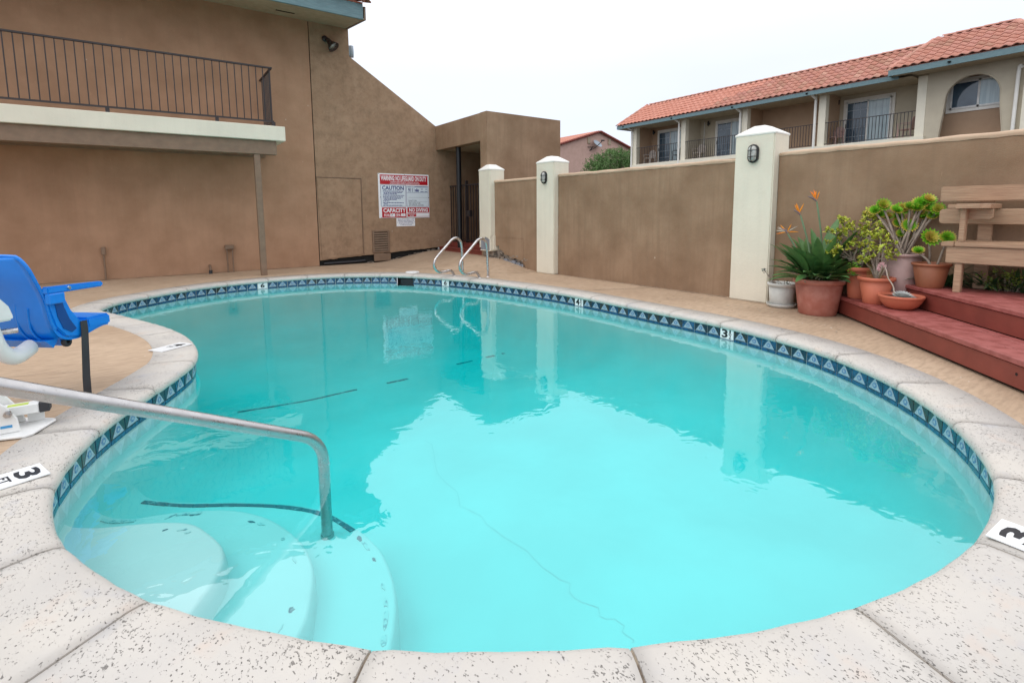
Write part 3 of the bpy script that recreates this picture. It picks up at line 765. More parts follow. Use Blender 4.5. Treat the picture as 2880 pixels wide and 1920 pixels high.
for i in range(8): hp('baluster', MB().box(1.933, 1.947, 9.99+.107*i, 10.004+.107*i, 2.68, 3.545), M['iron'], rail)
for x in (-3.2, -1.8, -.37, 1.05): hp('foot', MB().box(x, x+.05, 9.86, 9.89, 2.582, 2.655), M['iron'], rail)
hp('corner_foot', MB().box(1.90, 1.96, 9.85, 9.90, 2.582, 2.655), M['iron'], rail)

# pipes and fittings against the wall
t = thing('conduit_pipe', 'thin brown pipe with a small box on top against the wall left of the post', 'pipe', (-.61, WY-.05, 0))
part('pipe', MB().tube([(0, 0, 0), (0, 0, .46)], .014, 8), M['trim_brown'], t); part('junction_box', MB().box(-.03, .03, -.03, .05, .42, .55), M['trim_brown'], t, bevel=.006)
t = thing('twin_conduit', 'two brown pipes under a flat box against the wall beside the post', 'pipe', (1.235, WY-.05, 0))
for x in (-.045, .045): part('pipe', MB().tube([(x, 0, 0), (x, 0, .44)], .013, 8), M['trim_brown'], t)
part('junction_box', MB().box(-.075, .075, -.04, .05, .43, .505), M['trim_brown'], t, bevel=.006)
t = thing('water_spigot', 'short bent brown pipe end low on the wall between the conduits', 'pipe', (.90, WY-.10, 0))
part('pipe', MB().tube([(0, .10, .14), (0, .05, .14), (0, .01, .125), (0, -.01, .09), (0, -.01, .05)], .020, 8), M['trim_brown'], t)
part('coupling', MB().tube([(0, -.01, .065), (0, -.01, .0)], .030, 10), M['rubber'], t)
t = thing('floodlight', 'dark cone floodlight high on the wing wall under the eaves', 'lamp', (3.17, WY, 4.50))
part('bracket', MB().lathe([(.001, 0), (.06, 0), (.055, .03), (.001, .03)], 12).xf(Matrix.Translation((0, 0, .03)) @ Matrix.Rotation(R(90), 4, 'X')), M['iron'], t)
cone = MB().lathe([(.001, 0), (.035, .0), (.05, .04), (.055, .10), (.115, .21), (.12, .22), (.11, .22), (.05, .10)], 20)
Mx = Matrix.Translation((.03, -.05, .02)) @ Vector((.45, -.45, -.75)).to_track_quat('Z', 'Y').to_matrix().to_4x4()
part('lamp_shade', cone.xf(Mx), plain('dark_brown_enamel', (.05, .032, .028), .2), t)
part('bulb', MB().lathe([(.001, .19), (.09, .195), (.001, .196)], 16).xf(Mx), M['lglass'], t)
t = thing('wall_lamp', 'small grey lamp on the far edge of the wing above the parapet slope', 'lamp', (3.653, WY+.1, 4.40))
part('backplate', MB().box(0, .03, -.05, .05, -.10, .10), M['dish'], t, bevel=.01)
part('hood', MB().lathe([(.001, -.12), (.05, -.11), (.055, .0), (.05, .11), (.001, .12)], 12, (.075, 0)), M['dish'], t)

# ---------------------------------------------------------------- gate porch
porch = thing('entrance_porch', 'brown box shaped stucco porch over the iron gate behind the pool', 'building', (5.582, 8.725, 0))
def pp(name, mb, mat_, parent=None, **k): return part(name, mb, mat_, parent or porch, world=True, **k)
pp('lintel', MB().box(5.582, 5.80, 8.965, 10.9, 2.50, 3.04), M['pwall'])
pp('wall', MB().prism([(5.582, -.02), (7.48, -.02), (7.48, 3.035), (5.582, 3.045)], 'y', 8.725, 8.963), M['pwall'])
pp('wall', MB().box(7.26, 7.478, 8.965, 12.2, -.02, 3.032), M['pwall'])
pp('wall', MB().box(6.202, 7.258, 10.902, 11.1, -.02, 3.03), M['pwall'])
pp('ceiling', MB().box(5.802, 7.258, 8.967, 10.898, 2.505, 2.56), M['soffit'])
pp('roof', MB().box(5.802, 7.258, 8.967, 10.898, 2.9, 3.0), M['pwall'])
pp('column', MB().tube([(5.72, 10.10, .30), (5.72, 10.10, 2.50)], .058, 16), M['iron2'])
st = thing('gate_steps', 'red painted wooden steps below the iron gate', 'steps', (5.6, 10.0, .1))
for (x0, x1, z0, z1, nm, y1) in ((5.60, 5.64, .08, .262, 'riser', 10.88), (5.585, 5.81, .264, .290, 'tread', 10.88), (5.79, 5.82, .291, .375, 'riser', 10.88), (5.79, 7.2, .377, .395, 'tread', 10.88)):
    part(nm, MB().box(x0, x1, 8.98, y1, z0, z1), M['redwood'], st, world=True, bevel=.004)
gt = thing('iron_gate', 'tall dark iron bar gate at the top of the red steps', 'gate', (5.93, 10.0, .39))
def gp(nm, mb, mt=M['iron'], par=None, **k): return part(nm, mb, mt, par or gt, world=True, **k)
gp('top_rail', MB().box(5.91, 5.95, 9.0, 10.88, 1.665, 1.70)); gp('bottom_rail', MB().box(5.915, 5.945, 9.0, 10.88, .43, .46))
for i in range(16): gp('bar', MB().box(5.922, 5.938, 10.86-.113*i-.008, 10.86-.113*i+.008, .40, 1.665))
gp('post', MB().box(5.90, 5.955, 10.10, 10.15, .395, 1.78)); gp('lock', MB().box(5.88, 5.97, 9.95, 10.06, .98, 1.12), bevel=.008)

# ---------------------------------------------------------------- signs
sign = thing('pool_rules_sign', 'large red white and blue pool warning sign on the brown wing wall', 'sign', (4.165, WY, .965))
SW, SH = 1.208, .968
def sp(nm, x0, x1, z0, z1, mt, y=-.0135, par=None): return part(nm, MB().box(x0, x1, y, y+.0025, z0, z1), mt, par or sign)
part('board', MB().box(0, SW, -.0105, 0, 0, SH), M['signw'], sign, bevel=.002)
# sign coordinates from the board's lower left corner
U = lambda px: (px-255)/1110*SW
Z = lambda pz: (1195-pz)/985*SH
def sgn(nm, a, b, z1, z0, mt, y=-.0135, par=None): return sp(nm, U(a), U(b), Z(z0), Z(z1), mt, y, par)
red1 = sgn('red_panel', 292, 1335, 238, 448, M['signr'])
def txt(s_, a, b, z1, z0, mt, par, bold=.015, y=-.0142): return part('lettering', text_mesh(s_, U(a), U(b), Z(z0), Z(z1), mt, y=y, bold=bold), None, par)
txt('WARNING: NO LIFEGUARD ON DUTY', 312, 1308, 256, 366, M['signw'], red1, .03)
txt('CHILDREN UNDER THE AGE OF 14 SHALL NOT USE POOL', 512, 1132, 380, 405, M['signw'], red1)
txt('WITHOUT A PARENT OR ADULT GUARDIAN IN ATTENDANCE', 495, 1150, 415, 440, M['signw'], red1)
cau = sgn('caution_panel', 305, 832, 468, 936, M['signp'])
for a, b, z1, z0 in ((298, 304, 464, 940), (833, 838, 464, 940), (298, 838, 462, 467), (298, 838, 937, 942)): sgn('border', a, b, z1, z0, M['signb'], par=cau)
txt('CAUTION', 332, 795, 480, 574, M['signb'], cau, .03)
ys = [592, 622, 652, 684, 722, 750, 778, 812, 848, 876, 906]
for i, (s_, b) in enumerate((('1. LOW FLYING SWIM ONLY WITH ANOTHER', 780), ('   IN THE EVENT OF AN EMERGENCY', 755), ('   USE PHONE TO DIAL 911', 650), ('2. WARNING: DO NOT PLAY ROUGH GAMES', 805), ('3. DO NOT SWIM ALONE OR WHILE TIRED', 770), ('   SHOWER BEFORE ENTERING THE POOL', 720), ('   OR SPA', 635), ('4. NO GLASS', 480), ('5. KEEP GATES CLOSED AT ALL TIMES WHEN', 800), ('   NOT IN USE', 445), ('6. NO RUNNING OR ROUGH PLAY ON DECK', 752))):
    bar = MB(); a = 345 if s_[0] != ' ' else 358; x = a
    while x < b-8:                                      # the small print reads only as word-long strokes
        w2 = random.uniform(14, 46); bar.box(U(x), U(min(x+w2, b)), -.0142, -.0136, Z(ys[i]+17), Z(ys[i])); x += w2+8
    part('small_print', bar, M['signb'], cau)
em = sgn('emergency_panel', 858, 1340, 482, 934, M['signp'])
for a, b, z1, z0 in ((852, 857, 478, 938), (1341, 1346, 478, 938), (852, 1346, 476, 481), (852, 1346, 935, 940), (858, 1340, 622, 627), (1022, 1026, 484, 622)): sgn('border', a, b, z1, z0, M['signb'], par=em, y=-.0140)
for z_ in (732, 832): sgn('rule', 890, 1325, z_, z_+3, M['signg'], par=em, y=-.0140)
txt('911', 893, 990, 522, 614, M['signb'], em, .02)
txt('IN EMERGENCY CALL', 862, 1012, 490, 506, M['signb'], em)
bar = MB()
for (a, b, z1, z0) in ((1035, 1325, 488, 500), (1040, 1130, 555, 575), (1050, 1135, 580, 600), (1165, 1240, 595, 608), (1260, 1325, 595, 608), (1075, 1095, 530, 548), (1190, 1215, 535, 552), (1285, 1310, 535, 552)): bar.box(U(a), U(b), -.0143, -.0136, Z(z0), Z(z1))
part('small_print', bar, M['signb'], em)
txt('QUALITY INN', 892, 1072, 790, 828, M['signg'], em, .0); txt('9260 CASTILLO DR.', 895, 1160, 842, 884, M['signg'], em, .0); txt('SAN SIMEON, CA 93452', 900, 1230, 890, 930, M['signg'], em, .0)
cap = sgn('red_panel', 315, 838, 962, 1186, M['signr'])
txt('CAPACITY', 343, 825, 978, 1076, M['signw'], cap, .03); txt('POOL', 358, 480, 1102, 1166, M['signw'], cap, .02); txt('SPA', 612, 708, 1104, 1166, M['signw'], cap, .02)
sgn('blank', 486, 590, 1098, 1168, M['signw'], par=cap, y=-.0142); sgn('blank', 718, 815, 1098, 1160, M['signw'], par=cap, y=-.0142)
txt('24', 505, 540, 1112, 1144, M['signg'], cap, 0, -.0152); txt('4', 752, 770, 1110, 1148, M['signg'], cap, 0, -.0152)
nod = sgn('red_panel', 862, 1355, 958, 1074, M['signr']); txt('NO DIVING', 900, 1325, 974, 1062, M['signw'], nod, .03)
hrs = sgn('red_panel', 862, 1355, 1086, 1172, M['signr']); sgn('blank', 1056, 1350, 1092, 1166, M['signw'], par=hrs, y=-.0142)
txt('POOL/SPA', 880, 1040, 1098, 1126, M['signw'], hrs); txt('HOURS', 915, 1002, 1134, 1166, M['signw'], hrs)
for px, pz in ((262, 222), (820, 228), (1345, 258), (292, 735), (1355, 735), (300, 1188), (855, 1185), (1365, 1172)):
    part('screw', MB().lathe([(.001, .003), (.007, .002), (.008, 0)], 8).xf(Matrix.Translation((min(max(U(px), .012), SW-.012), -.0107, min(max(Z(pz), .012), SH-.012))) @ Matrix.Rotation(R(90), 4, 'X')), M['iron2'], sign)
s2 = thing('notice_sign', 'small white notice with dark print hanging below the pool rules sign', 'sign', (4.56, WY, .775))
part('board', MB().box(0, .446, -.006, 0, 0, .182), M['signw'], s2, bevel=.0015)
for i, (s_, a, b) in enumerate((('PERSONS HAVING CURRENTLY ACTIVE', .03, .42), ('DIARRHEA OR WHO HAVE HAD ACTIVE', .03, .42), ('DIARRHEA WITHIN THE PREVIOUS', .055, .40), ('14 DAYS SHALL NOT BE ALLOWED', .05, .405), ('TO ENTER THE POOL WATER', .085, .37))):
    part('lettering', text_mesh(s_, a, b, .145-.030*i, .163-.030*i, M['signb'], y=-.0070, bold=.02), None, s2)
for x in (.02, .426): part('screw', MB().lathe([(.001, .003), (.006, .002), (.007, 0)], 8).xf(Matrix.Translation((x, -.006, .09)) @ Matrix.Rotation(R(90), 4, 'X')), M['iron2'], s2)

# ---------------------------------------------------------------- pool wall: pillars and wall sections
PHI = math.atan(.049); WO = (5.79, 6.77)
def wthing(name, label, cat, n, a, z=0, group=None, extra=0):
    return thing(name, label, cat, (WO[0]+n*math.cos(PHI)-a*math.sin(PHI), WO[1]+n*math.sin(PHI)+a*math.cos(PHI), z), PHI+extra, group)
def pillar(label, loc, rz, w_, d_, h, z0=0):
    t = thing('wall_pillar', label, 'pillar', loc, rz, 'cream pillars of the pool wall')
    mb = MB(); mb.box(0, d_, 0, w_, z0, h); part('shaft', mb, M['cream'], t, bevel=.012, seg=2)
    o_ = .006; e_ = .012
    mb = MB(); b = [(-o_, -o_, h-.012), (d_+o_, -o_, h-.012), (d_+o_, w_+o_, h-.012), (-o_, w_+o_, h-.012)]
    b2 = [(x, y, h+.012) for x, y, z in b]
    tx = .27; tp = [(d_*tx, w_*.36, h+.108), (d_*(1-tx), w_*.36, h+.108), (d_*(1-tx), w_*.64, h+.108), (d_*tx, w_*.64, h+.108)]
    mb.add(b+b2+tp, [(3,2,1,0),(0,1,5,4),(1,2,6,5),(2,3,7,6),(3,0,4,7),(4,5,9,8),(5,6,10,9),(6,7,11,10),(7,4,8,11),(8,9,10,11)])
    part('cap', mb, M['creamcap'], t, bevel=.006)
    return t
Wd = lambda n, a: (WO[0]+n*math.cos(PHI)-a*math.sin(PHI), WO[1]+n*math.sin(PHI)+a*math.cos(PHI), 0)
p3 = pillar('widest cream pillar with a round-ended lamp standing behind the grey pot', Wd(-.12, -3.645), PHI, .465, .36, 1.955)
p2_ = pillar('cream pillar carrying a small black lamp behind the pool ladder', Wd(-.10, .035), PHI, .455, .36, 1.925)
p1 = pillar('cream pillar with broken grey base beside the iron gate', (5.45, 8.425, 0), 0, .405, .34, 1.895, z0=.60)
# worn foot of the first pillar: bare scratch coat with ragged plaster edge, crumbling masonry below
random.seed(11)
jag = [(0, .60), (0, .64)]
pts = [(.405*i/9, .615+random.uniform(-.03, .03)) for i in range(10)]
part('bare_base', MB().box(.012, .33, .012, .393, .33, .602), M['bare'], p1, bevel=.01)
mb = MB(); ed = [(.405-.405*i/12, .585+random.uniform(-.035, .012)) for i in range(13)]
mb.prism([(0, .612), (.405, .612)]+[(y, z) for y, z in ed], 'x', -.001, .014)
part('plaster_edge', mb, M['cream'], p1)
mb = MB()
for (y0, y1, z0, z1, x0) in ((0, .04, .33, .62, .0), (.37, .405, .38, .62, .0), (.02, .39, .318, .336, .004)): mb.box(x0, .34, y0, y1, z0, z1)
mb.box(.06, .34, -.012, .02, .35, .62)
part('plaster_flake', mb, M['cream'], p1, bevel=.004)
for i, (y0, y1, z0, z1, dx) in enumerate(((.03, .38, .10, .20, .05), (.05, .22, .21, .315, .09), (.235, .39, .21, .315, .07))):
    part('block', MB().box(dx, .32, y0, y1, z0, z1), M['rock'], p1, bevel=.01)
part('kerb_lump', MB().box(-.005, .2, -.1, .33, .12, .165), M['pcap'], p1, bevel=.015)

def wall_section(label, a0, a1, h, par=None, zb=-.03, damage=False, base=None):
    L = a1-a0; T = .17
    t = base or wthing('pool_wall', label, 'wall', 0, a0, group='brown stucco walls between the pillars')
    hb = h-.045
    mb = MB()
    if not damage: mb.box(0, T, 0, L, zb, hb)
    else: mb.prism([(0, zb)]+damage+[(L, .0), (L, hb), (0, hb)], 'x', 0, T)
    part('wall_face', mb, M['pwall'], t)
    mb = MB(); mb.smooth = True; r = []
    pr_ = [(-.006, 0), (-.012, .012), (-.010, .028), (.004, .041), (.03, .046), (T-.03, .046), (T-.004, .041), (T+.010, .028), (T+.012, .012), (T+.006, 0)]
    nseg = max(8, int(L/.12)); rows_ = []
    for i in range(nseg+1):
        y = .002+(L-.004)*i/nseg; dz = .004*math.sin(i*1.7+a0)+.003*math.sin(i*.6)
        drop = .02*max(0, 1-i/1.2)+.02*max(0, 1-(nseg-i)/1.2)
        mb.add([(x+.002*math.sin(i*2.1), y, hb+.0015+z*(1-drop*6)+(dz if z > 0 else -.004+.004*math.sin(i*2.9)) ) for x, z in pr_], [])
    m_ = len(pr_)
    for i in range(nseg):
        for j in range(m_-1): mb.f.append([i*m_+j, i*m_+j+1, (i+1)*m_+j+1, (i+1)*m_+j]); mb.mi.append(0); mb.sm.append(True)
    mb.f.append(list(range(m_))[::-1]); mb.f.append([nseg*m_+j for j in range(m_)]); mb.mi += [0, 0]; mb.sm += [False]*2
    part('wall_cap', mb, M['pcap'], t)
    return t
wall_section('long brown wall between the ladder pillar and the widest pillar', -3.175, .03, 1.715)
wall_section('brown wall behind the potted plants and timber bench', -9.6, -3.65, 1.742)
# first section turns slightly, with its foot broken open
A_ = Vector((5.745, 7.26, 0)); B_ = Vector((5.555, 8.44, 0)); dv = B_-A_; rz = math.atan2(-dv.x, dv.y)
t1 = thing('pool_wall', 'short brown wall with crumbling base between the two smaller pillars', 'wall', A_, rz, 'brown stucco walls between the pillars')
Lw = dv.length
dmg = [(Lw, .42), (Lw-.12, .43), (Lw-.14, .36), (Lw-.22, .34), (Lw-.28, .27), (Lw-.40, .25), (Lw-.44, .20), (Lw-.58, .21), (Lw-.72, .17), (Lw-.80, .12), (Lw-.86, .0)][::-1]
T = .17
mb = MB(); mb.prism([(0, -.03)]+dmg+[(Lw, 1.64), (0, 1.655)], 'x', 0, T); part('wall_face', mb, M['pwall'], t1)
mb = MB(); mb.smooth = False; mb.prism([(-.010, .0), (-.014, .02), (0, .042), (.03, .048), (T-.03, .048), (T, .042), (T+.014, .02), (T+.010, 0)], 'y', .002, Lw-.002)
mb.xf(Matrix.Translation((0, 0, 1.655)) @ Matrix.Shear('XY', 4, (0, 0)) if False else Matrix.Translation((0, 0, 1.655)))
mb.v = [(x, y, z-.015*y/Lw) for x, y, z in mb.v]; part('wall_cap', mb, M['pcap'], t1)
part('cavity', MB().box(.06, T-.01, .3, Lw-.01, -.02, .44), M['rock'], t1)
for i in range(7):
    y = .42+i*.11; z0 = .02+.13*max(0, (i-1)/7)
    part('masonry_block', MB().box(.012+.01*(i % 2), .15, y, y+.098, z0, z0+.085+.02*(i % 3)), M['bare'] if i < 5 else M['rock'], t1, bevel=.006)
mb = MB()
for i in range(22):
    y = random.uniform(.3, Lw); s_ = random.uniform(.01, .03); z = .16+.16*random.random()*y/Lw
    mb.box(-.004, .05, y, y+s_*1.5, z, z+s_)
part('loose_plaster', mb, M['rock'], t1, kind='stuff')
# raised outline of an old patch
mb = MB(); mb.box(-.004, .002, .40, .41, .02, .60); mb.box(-.004, .002, .41, Lw-.02, .59, .60); part('patch_edge', mb, M['pwall'], t1)

# bulkhead lamps on the pillars
def bulkhead(label, n, a, z, s_=1.0):
    t = wthing('bulkhead_lamp', label, 'lamp', n, a, z, 'oval caged lamps on the pillars')
    def oval(w_, h_, k=20):
        pts = []
        for i in range(k):
            an = 2*math.pi*i/k; r = w_
            cy = (h_-w_)*(1 if math.sin(an) > 0 else -1); pts.append((r*math.cos(an), cy+r*math.sin(an)))
        return pts
    def shell(P, mt, nm):
        mb = MB(); mb.smooth = True
        for (w_, h_, x) in P: mb.add([(x*s_, y*s_, zz*s_) for y, zz in oval(w_, h_)], [])
        for j in range(len(P)-1):
            for i in range(20): mb.f.append([j*20+i, j*20+(i+1) % 20, (j+1)*20+(i+1) % 20, (j+1)*20+i]); mb.mi.append(0); mb.sm.append(True)
        mb.f.append([(len(P)-1)*20+i for i in range(20)]); mb.mi.append(0); mb.sm.append(False)
        return part(nm, mb, mt, t)
    shell([(.062, .105, 0), (.064, .107, -.025), (.060, .103, -.036), (.050, .093, -.036), (.048, .091, -.02)], M['iron2'], 'housing')
    shell([(.049, .091, -.022), (.047, .088, -.05), (.036, .074, -.066), (.015, .05, -.072)], M['lglass'], 'glass')
    mb = MB(); mb.tube([(-.036*s_, 0, -.10*s_), (-.066*s_, 0, -.085*s_), (-.080*s_, 0, -.05*s_), (-.082*s_, 0, .05*s_), (-.066*s_, 0, .085*s_), (-.036*s_, 0, .10*s_)], .004*s_, 6)
    for zz in (-.035, .035): mb.tube([(-.036*s_, -.056*s_, zz*s_), (-.062*s_, -.044*s_, zz*s_), (-.080*s_, 0, zz*s_), (-.062*s_, .044*s_, zz*s_), (-.036*s_, .056*s_, zz*s_)], .004*s_, 6)
    part('cage', mb, M['iron2'], t)
bulkhead('larger looking oval caged lamp on the widest pillar', -.122, -3.412, 1.735)
bulkhead('small oval caged lamp on the pillar behind the ladder', -.102, .262, 1.665)

# ---------------------------------------------------------------- ladder rails, handrail
LP = [(0,-.05),(0,.10),(.008,.262),(.014,.45),(.028,.55),(.062,.608),(.115,.640),(.168,.645),(.24,.618),(.30,.57),(.364,.517),(.514,.395),(.575,.338),(.612,.29),(.628,.235),(.612,.170),(.569,.121),(.52,.097),(.46,.088),(.373,.097),(.315,.103),(.265,.095),(.228,.062),(.205,.02),(.195,-.05)]
def ladder(x, y, label):
    t = thing('ladder_rail', label, 'grab rail', (x, y, 0), math.atan2(-.2, -.96), 'steel grab rails of the pool ladder')
    P = spline([(a, 0, z) for a, z in LP], 4)
    part('tube', MB().tube(P, .0215, 14), M['steel'], t)
    for a in (0, .197): part('flange', MB().lathe([(.04, -.002), (.038, .006), (.024, .012), (.022, .012)], 16, (a, 0)), M['steel'], t)
ladder(4.44, 7.76, 'curved steel ladder rail nearer the iron gate')
ladder(4.64, 7.26, 'curved steel ladder rail nearer the cream pillars')
hr = thing('handrail', 'thick steel handrail sloping from the near deck down into the pool', 'handrail', (.62, 2.473, -.50), 0)
bend = Vector((.62, 2.473, .0)); far_ = Vector((-.395, 2.12, .575)); dr = (far_-bend).normalized()
P = [Vector((.62, 2.473, -.50)), Vector((.62, 2.473, -.30)), Vector((.62, 2.473, -.135))]
a_, c_ = Vector((.62, 2.473, -.115)), bend+dr*.13
for k_ in range(1, 10):
    t_ = k_/9; P.append(a_*(1-t_)**2+bend*2*t_*(1-t_)+c_*t_**2)
P += [bend+dr*.3, bend+dr*.7, far_, far_+dr*.22]
e_ = far_+dr*.30
P += [e_+Vector((-.05, -.02, .01)), e_+Vector((-.10, -.04, -.04)), e_+Vector((-.12, -.05, -.15)), Vector((e_.x-.12, e_.y-.05, 0))]
part('tube', MB().tube(P, .0262, 20), M['wsteel'], hr, world=True)
part('collar', MB().tube([(.62, 2.473, -.50), (.62, 2.473, -.485)], .032, 18), M['wsteel'], hr, world=True)
part('weld_ring', MB().tube([(.62, 2.473, -.128), (.62, 2.473, -.120)], .0272, 20), M['steel'], hr, world=True)

# ---------------------------------------------------------------- red timber platform with a step
q2 = math.sqrt(.5)
plat = thing('timber_platform', 'red painted timber platform with a long step at the right of the pool', 'platform', (4.0, .53, 0), -math.pi/4)
def ywall(x, gap):                      # where a board at depth x meets the pool wall
    lo, hi = -2, 5
    for _ in range(40):
        y = (lo+hi)/2; X = 4+(x+y)*q2; Y = .53+(y-x)*q2
        if X < 5.79+(6.77-Y)*.049-gap: lo = y
        else: hi = y
    return lo
Y0 = -1.6
def board(nm, x0, x1, z0, z1, mt, gap=.02, y0=Y0): part(nm, MB().prism([(x0, y0), (x1, y0), (x1, ywall(x1, gap)), (x0, ywall(x0, gap))], 'z', z0, z1), mt, plat, bevel=.004)
board('riser', 0, .03, .022, .160, M['redwood'])
board('tread', -.012, .138, .164, .200, M['redtop']); board('tread', .143, .285, .163, .199, M['redtop']); board('tread', .290, .374, .164, .2, M['redtop'])
board('riser', .378, .408, .202, .348, M['redwood'])
x = .366; i = 0
while x < 2.6:
    w_ = .142; board('deck_board', x, x+w_, .350+random.uniform(-.001, .001), .385+random.uniform(-.001, .001), M['redtop'], .15); x += w_+.005
part('gap_shade_block', MB().box(.04, .36, Y0, 2.2, -.01, .15), M['void'], plat)  # near-black filler standing in for the shade under the step
sc_ = MB()
for xb in (.02, .12, .16, .27, .31, .36)+tuple(.366+.147*q+e for q in range(12) for e in (.025, .117)):
    for q in range(9):
        y = -1.3+.45*q+.01*math.sin(q*5+xb*9); zt = .2005 if xb < .366 else .3862
        if y < ywall(xb, .2)-.05: sc_.add([(xb+.0035*math.cos(t*math.pi/3), y+.0035*math.sin(t*math.pi/3), zt+.0006) for t in range(6)], [tuple(range(6))])
part('screw_heads', sc_, M['void'], plat, kind='stuff')
part('knot_hole', MB().lathe([(.001, 0), (.009, 0), (.010, .001)], 10).xf(Matrix.Translation((-.0005, .23, .105)) @ Matrix.Rotation(R(-90), 4, 'Y')), M['void'], plat)

# ---------------------------------------------------------------- bench
bn = wthing('timber_bench', 'tan painted timber bench with armrest on the red platform', 'bench', -.30, -5.6, .385)
BM = Matrix.Translation((.30, 5.6, -.385))
def bb(nm, n0, n1, a0, a1, z0, z1, par=None, bev=.005): return part(nm, MB().box(n0, n1, a0, a1, z0, z1).xf(BM), M['bench'], par or bn, bevel=bev, seg=2)
AE = -7.3
bb('leg', -.53, -.455, -5.436, -5.386, .385, .632); bb('leg', -.53, -.455, AE+.1, AE+.15, .385, .632)
bb('leg', -.125, -.085, -5.535, -5.440, .386, 1.20); bb('leg', -.125, -.085, AE+.2, AE+.3, .386, 1.20)
bb('arm_post', -.53, -.455, -5.432, -5.392, .8125, 1.083)
bb('apron', -.545, -.532, AE, -5.325, .632, .7695)
bb('side_apron', -.531, -.15, -5.345, -5.328, .64, .7695)
bb('seat_end', -.565, -.135, -5.376, -5.292, .771, .808)
for i in range(4): bb('seat_plank', -.565+.110*i, -.565+.110*i+.103, AE, -5.379, .772, .810)
bb('top_back_board', -.165, -.127, AE, -5.172, 1.147, 1.281, bev=.008)
def rounded(nm, x0, x1, a0, a1, z0, z1, r):
    pts = [(a0, z0)]+[(a1-r+r*math.cos(t), z0+r+r*math.sin(t)) for t in [R(-90+15*k_) for k_ in range(7)]]+[(a1-r+r*math.cos(t), z1-r+r*math.sin(t)) for t in [R(15*k_) for k_ in range(7)]]+[(a0, z1)]
    return part(nm, MB().prism(pts, 'x', x0, x1).xf(BM), M['bench'], bn, bevel=.003)
rounded('lower_back_board', -.165, -.127, AE, -5.176, .951, 1.082, .03)
bb('arm_back_plank', -.50, -.10, -5.368, -5.300, 1.086, 1.122)
mb = MB(); mb.prism([(-.60, -5.372), (-.13, -5.372), (-.13, -5.585), (-.57, -5.585), (-.60, -5.52)], 'z', 1.085, 1.123); part('armrest', mb.xf(BM), M['bench'], bn, bevel=.004)
mb = MB(); mb.prism([(-5.374, 1.083), (-5.374, 1.01), (-5.386, .995), (-5.565, .995), (-5.585, 1.015), (-5.585, 1.083)], 'x', -.453, -.43); part('arm_brace', mb.xf(BM), M['bench'], bn, bevel=.003)

# ---------------------------------------------------------------- pots
def pot(name, label, X, Y, z, rb, rt, h, mt, rim=.035, lip=.012, soil=.04, group='terracotta coloured pots in front of the brown wall', saucer=None):
    t = thing(name, label, 'plant pot', (X, Y, z), random.uniform(0, 3), group)
    rr = rb+(rt-rb)*(1-rim/h)
    body = [(.001, .002), (rb*.96, 0), (rb, .006), (rr, h-rim)]
    if saucer: body = [(r_, z_+.012) if z_ < .01 else (r_, z_) for r_, z_ in body]
    part('body', MB().lathe(body+[(rr-.008, h-rim+.002), (rr-.012, h-soil-.01)], 40), mt, t)
    part('rim', MB().lathe([(rr-.002, h-rim-.004), (rt+.002, h-rim), (rt+lip, h-rim+.006), (rt+lip+.002, h-.006), (rt+lip-.004, h), (rt+lip-.012, h), (rt-.014, h-.01), (rt-.02, h-soil-.01)], 40), mt, t)
    part('soil', MB().lathe([(.001, h-soil+.01), (rt*.5, h-soil+.006), (rt-.012, h-soil-.002)], 24), M['soil'], t)
    if saucer: part('saucer', MB().lathe([(.001, 0), (saucer*.9, 0), (saucer, .02), (saucer+.006, .04), (saucer-.002, .041), (saucer-.012, .012), (.001, .010)], 36), mt, t)
    return t
pot('grey_pot', 'pale grey pot on a saucer at the foot of the widest pillar', 5.80, 2.93, 0, .118, .140, .272, M['greypot'], rim=.038, group=None, saucer=.150)
pot('terracotta_pot', 'largest weathered terracotta pot standing on the tan deck', 5.70, 2.50, 0, .175, .228, .375, M['terra2'], rim=.05, lip=.014, soil=.05)
pot('terracotta_pot', 'tall terracotta pot on the red step just behind the largest pot', 5.80, 2.17, .20, .088, .118, .315, M['terra'], rim=.045)
pot('terracotta_pot', 'round smooth terracotta pot on the red step between tall pot and bowl', 5.60, 1.95, .20, .098, .140, .250, M['terra'], rim=.034)
pot('clay_pot', 'brown clay pot on the platform edge beside the bench', 5.72, 1.575, .385, .098, .138, .218, M['clay'], rim=.022, lip=.008)
pot('mauve_pot', 'large faded mauve pot against the wall behind the other pots', 5.86, 1.845, .20, .12, .160, .468, M['mauve'], rim=.03)
bw = thing('terracotta_bowl', 'wide shallow terracotta bowl at the front edge of the red step', 'plant pot', (5.46, 1.70, .20), 0, 'terracotta coloured pots in front of the brown wall')
part('body', MB().lathe([(.001, .002), (.085, 0), (.095, .004), (.13, .03), (.155, .07), (.165, .098)], 44), M['terra'], bw)
part('rim', MB().lathe([(.164, .096), (.172, .102), (.174, .118), (.168, .124), (.158, .122), (.150, .10)], 44), M['terra'], bw)
part('soil', MB().lathe([(.001, .100), (.10, .096), (.152, .092)], 24), M['soil'], bw)

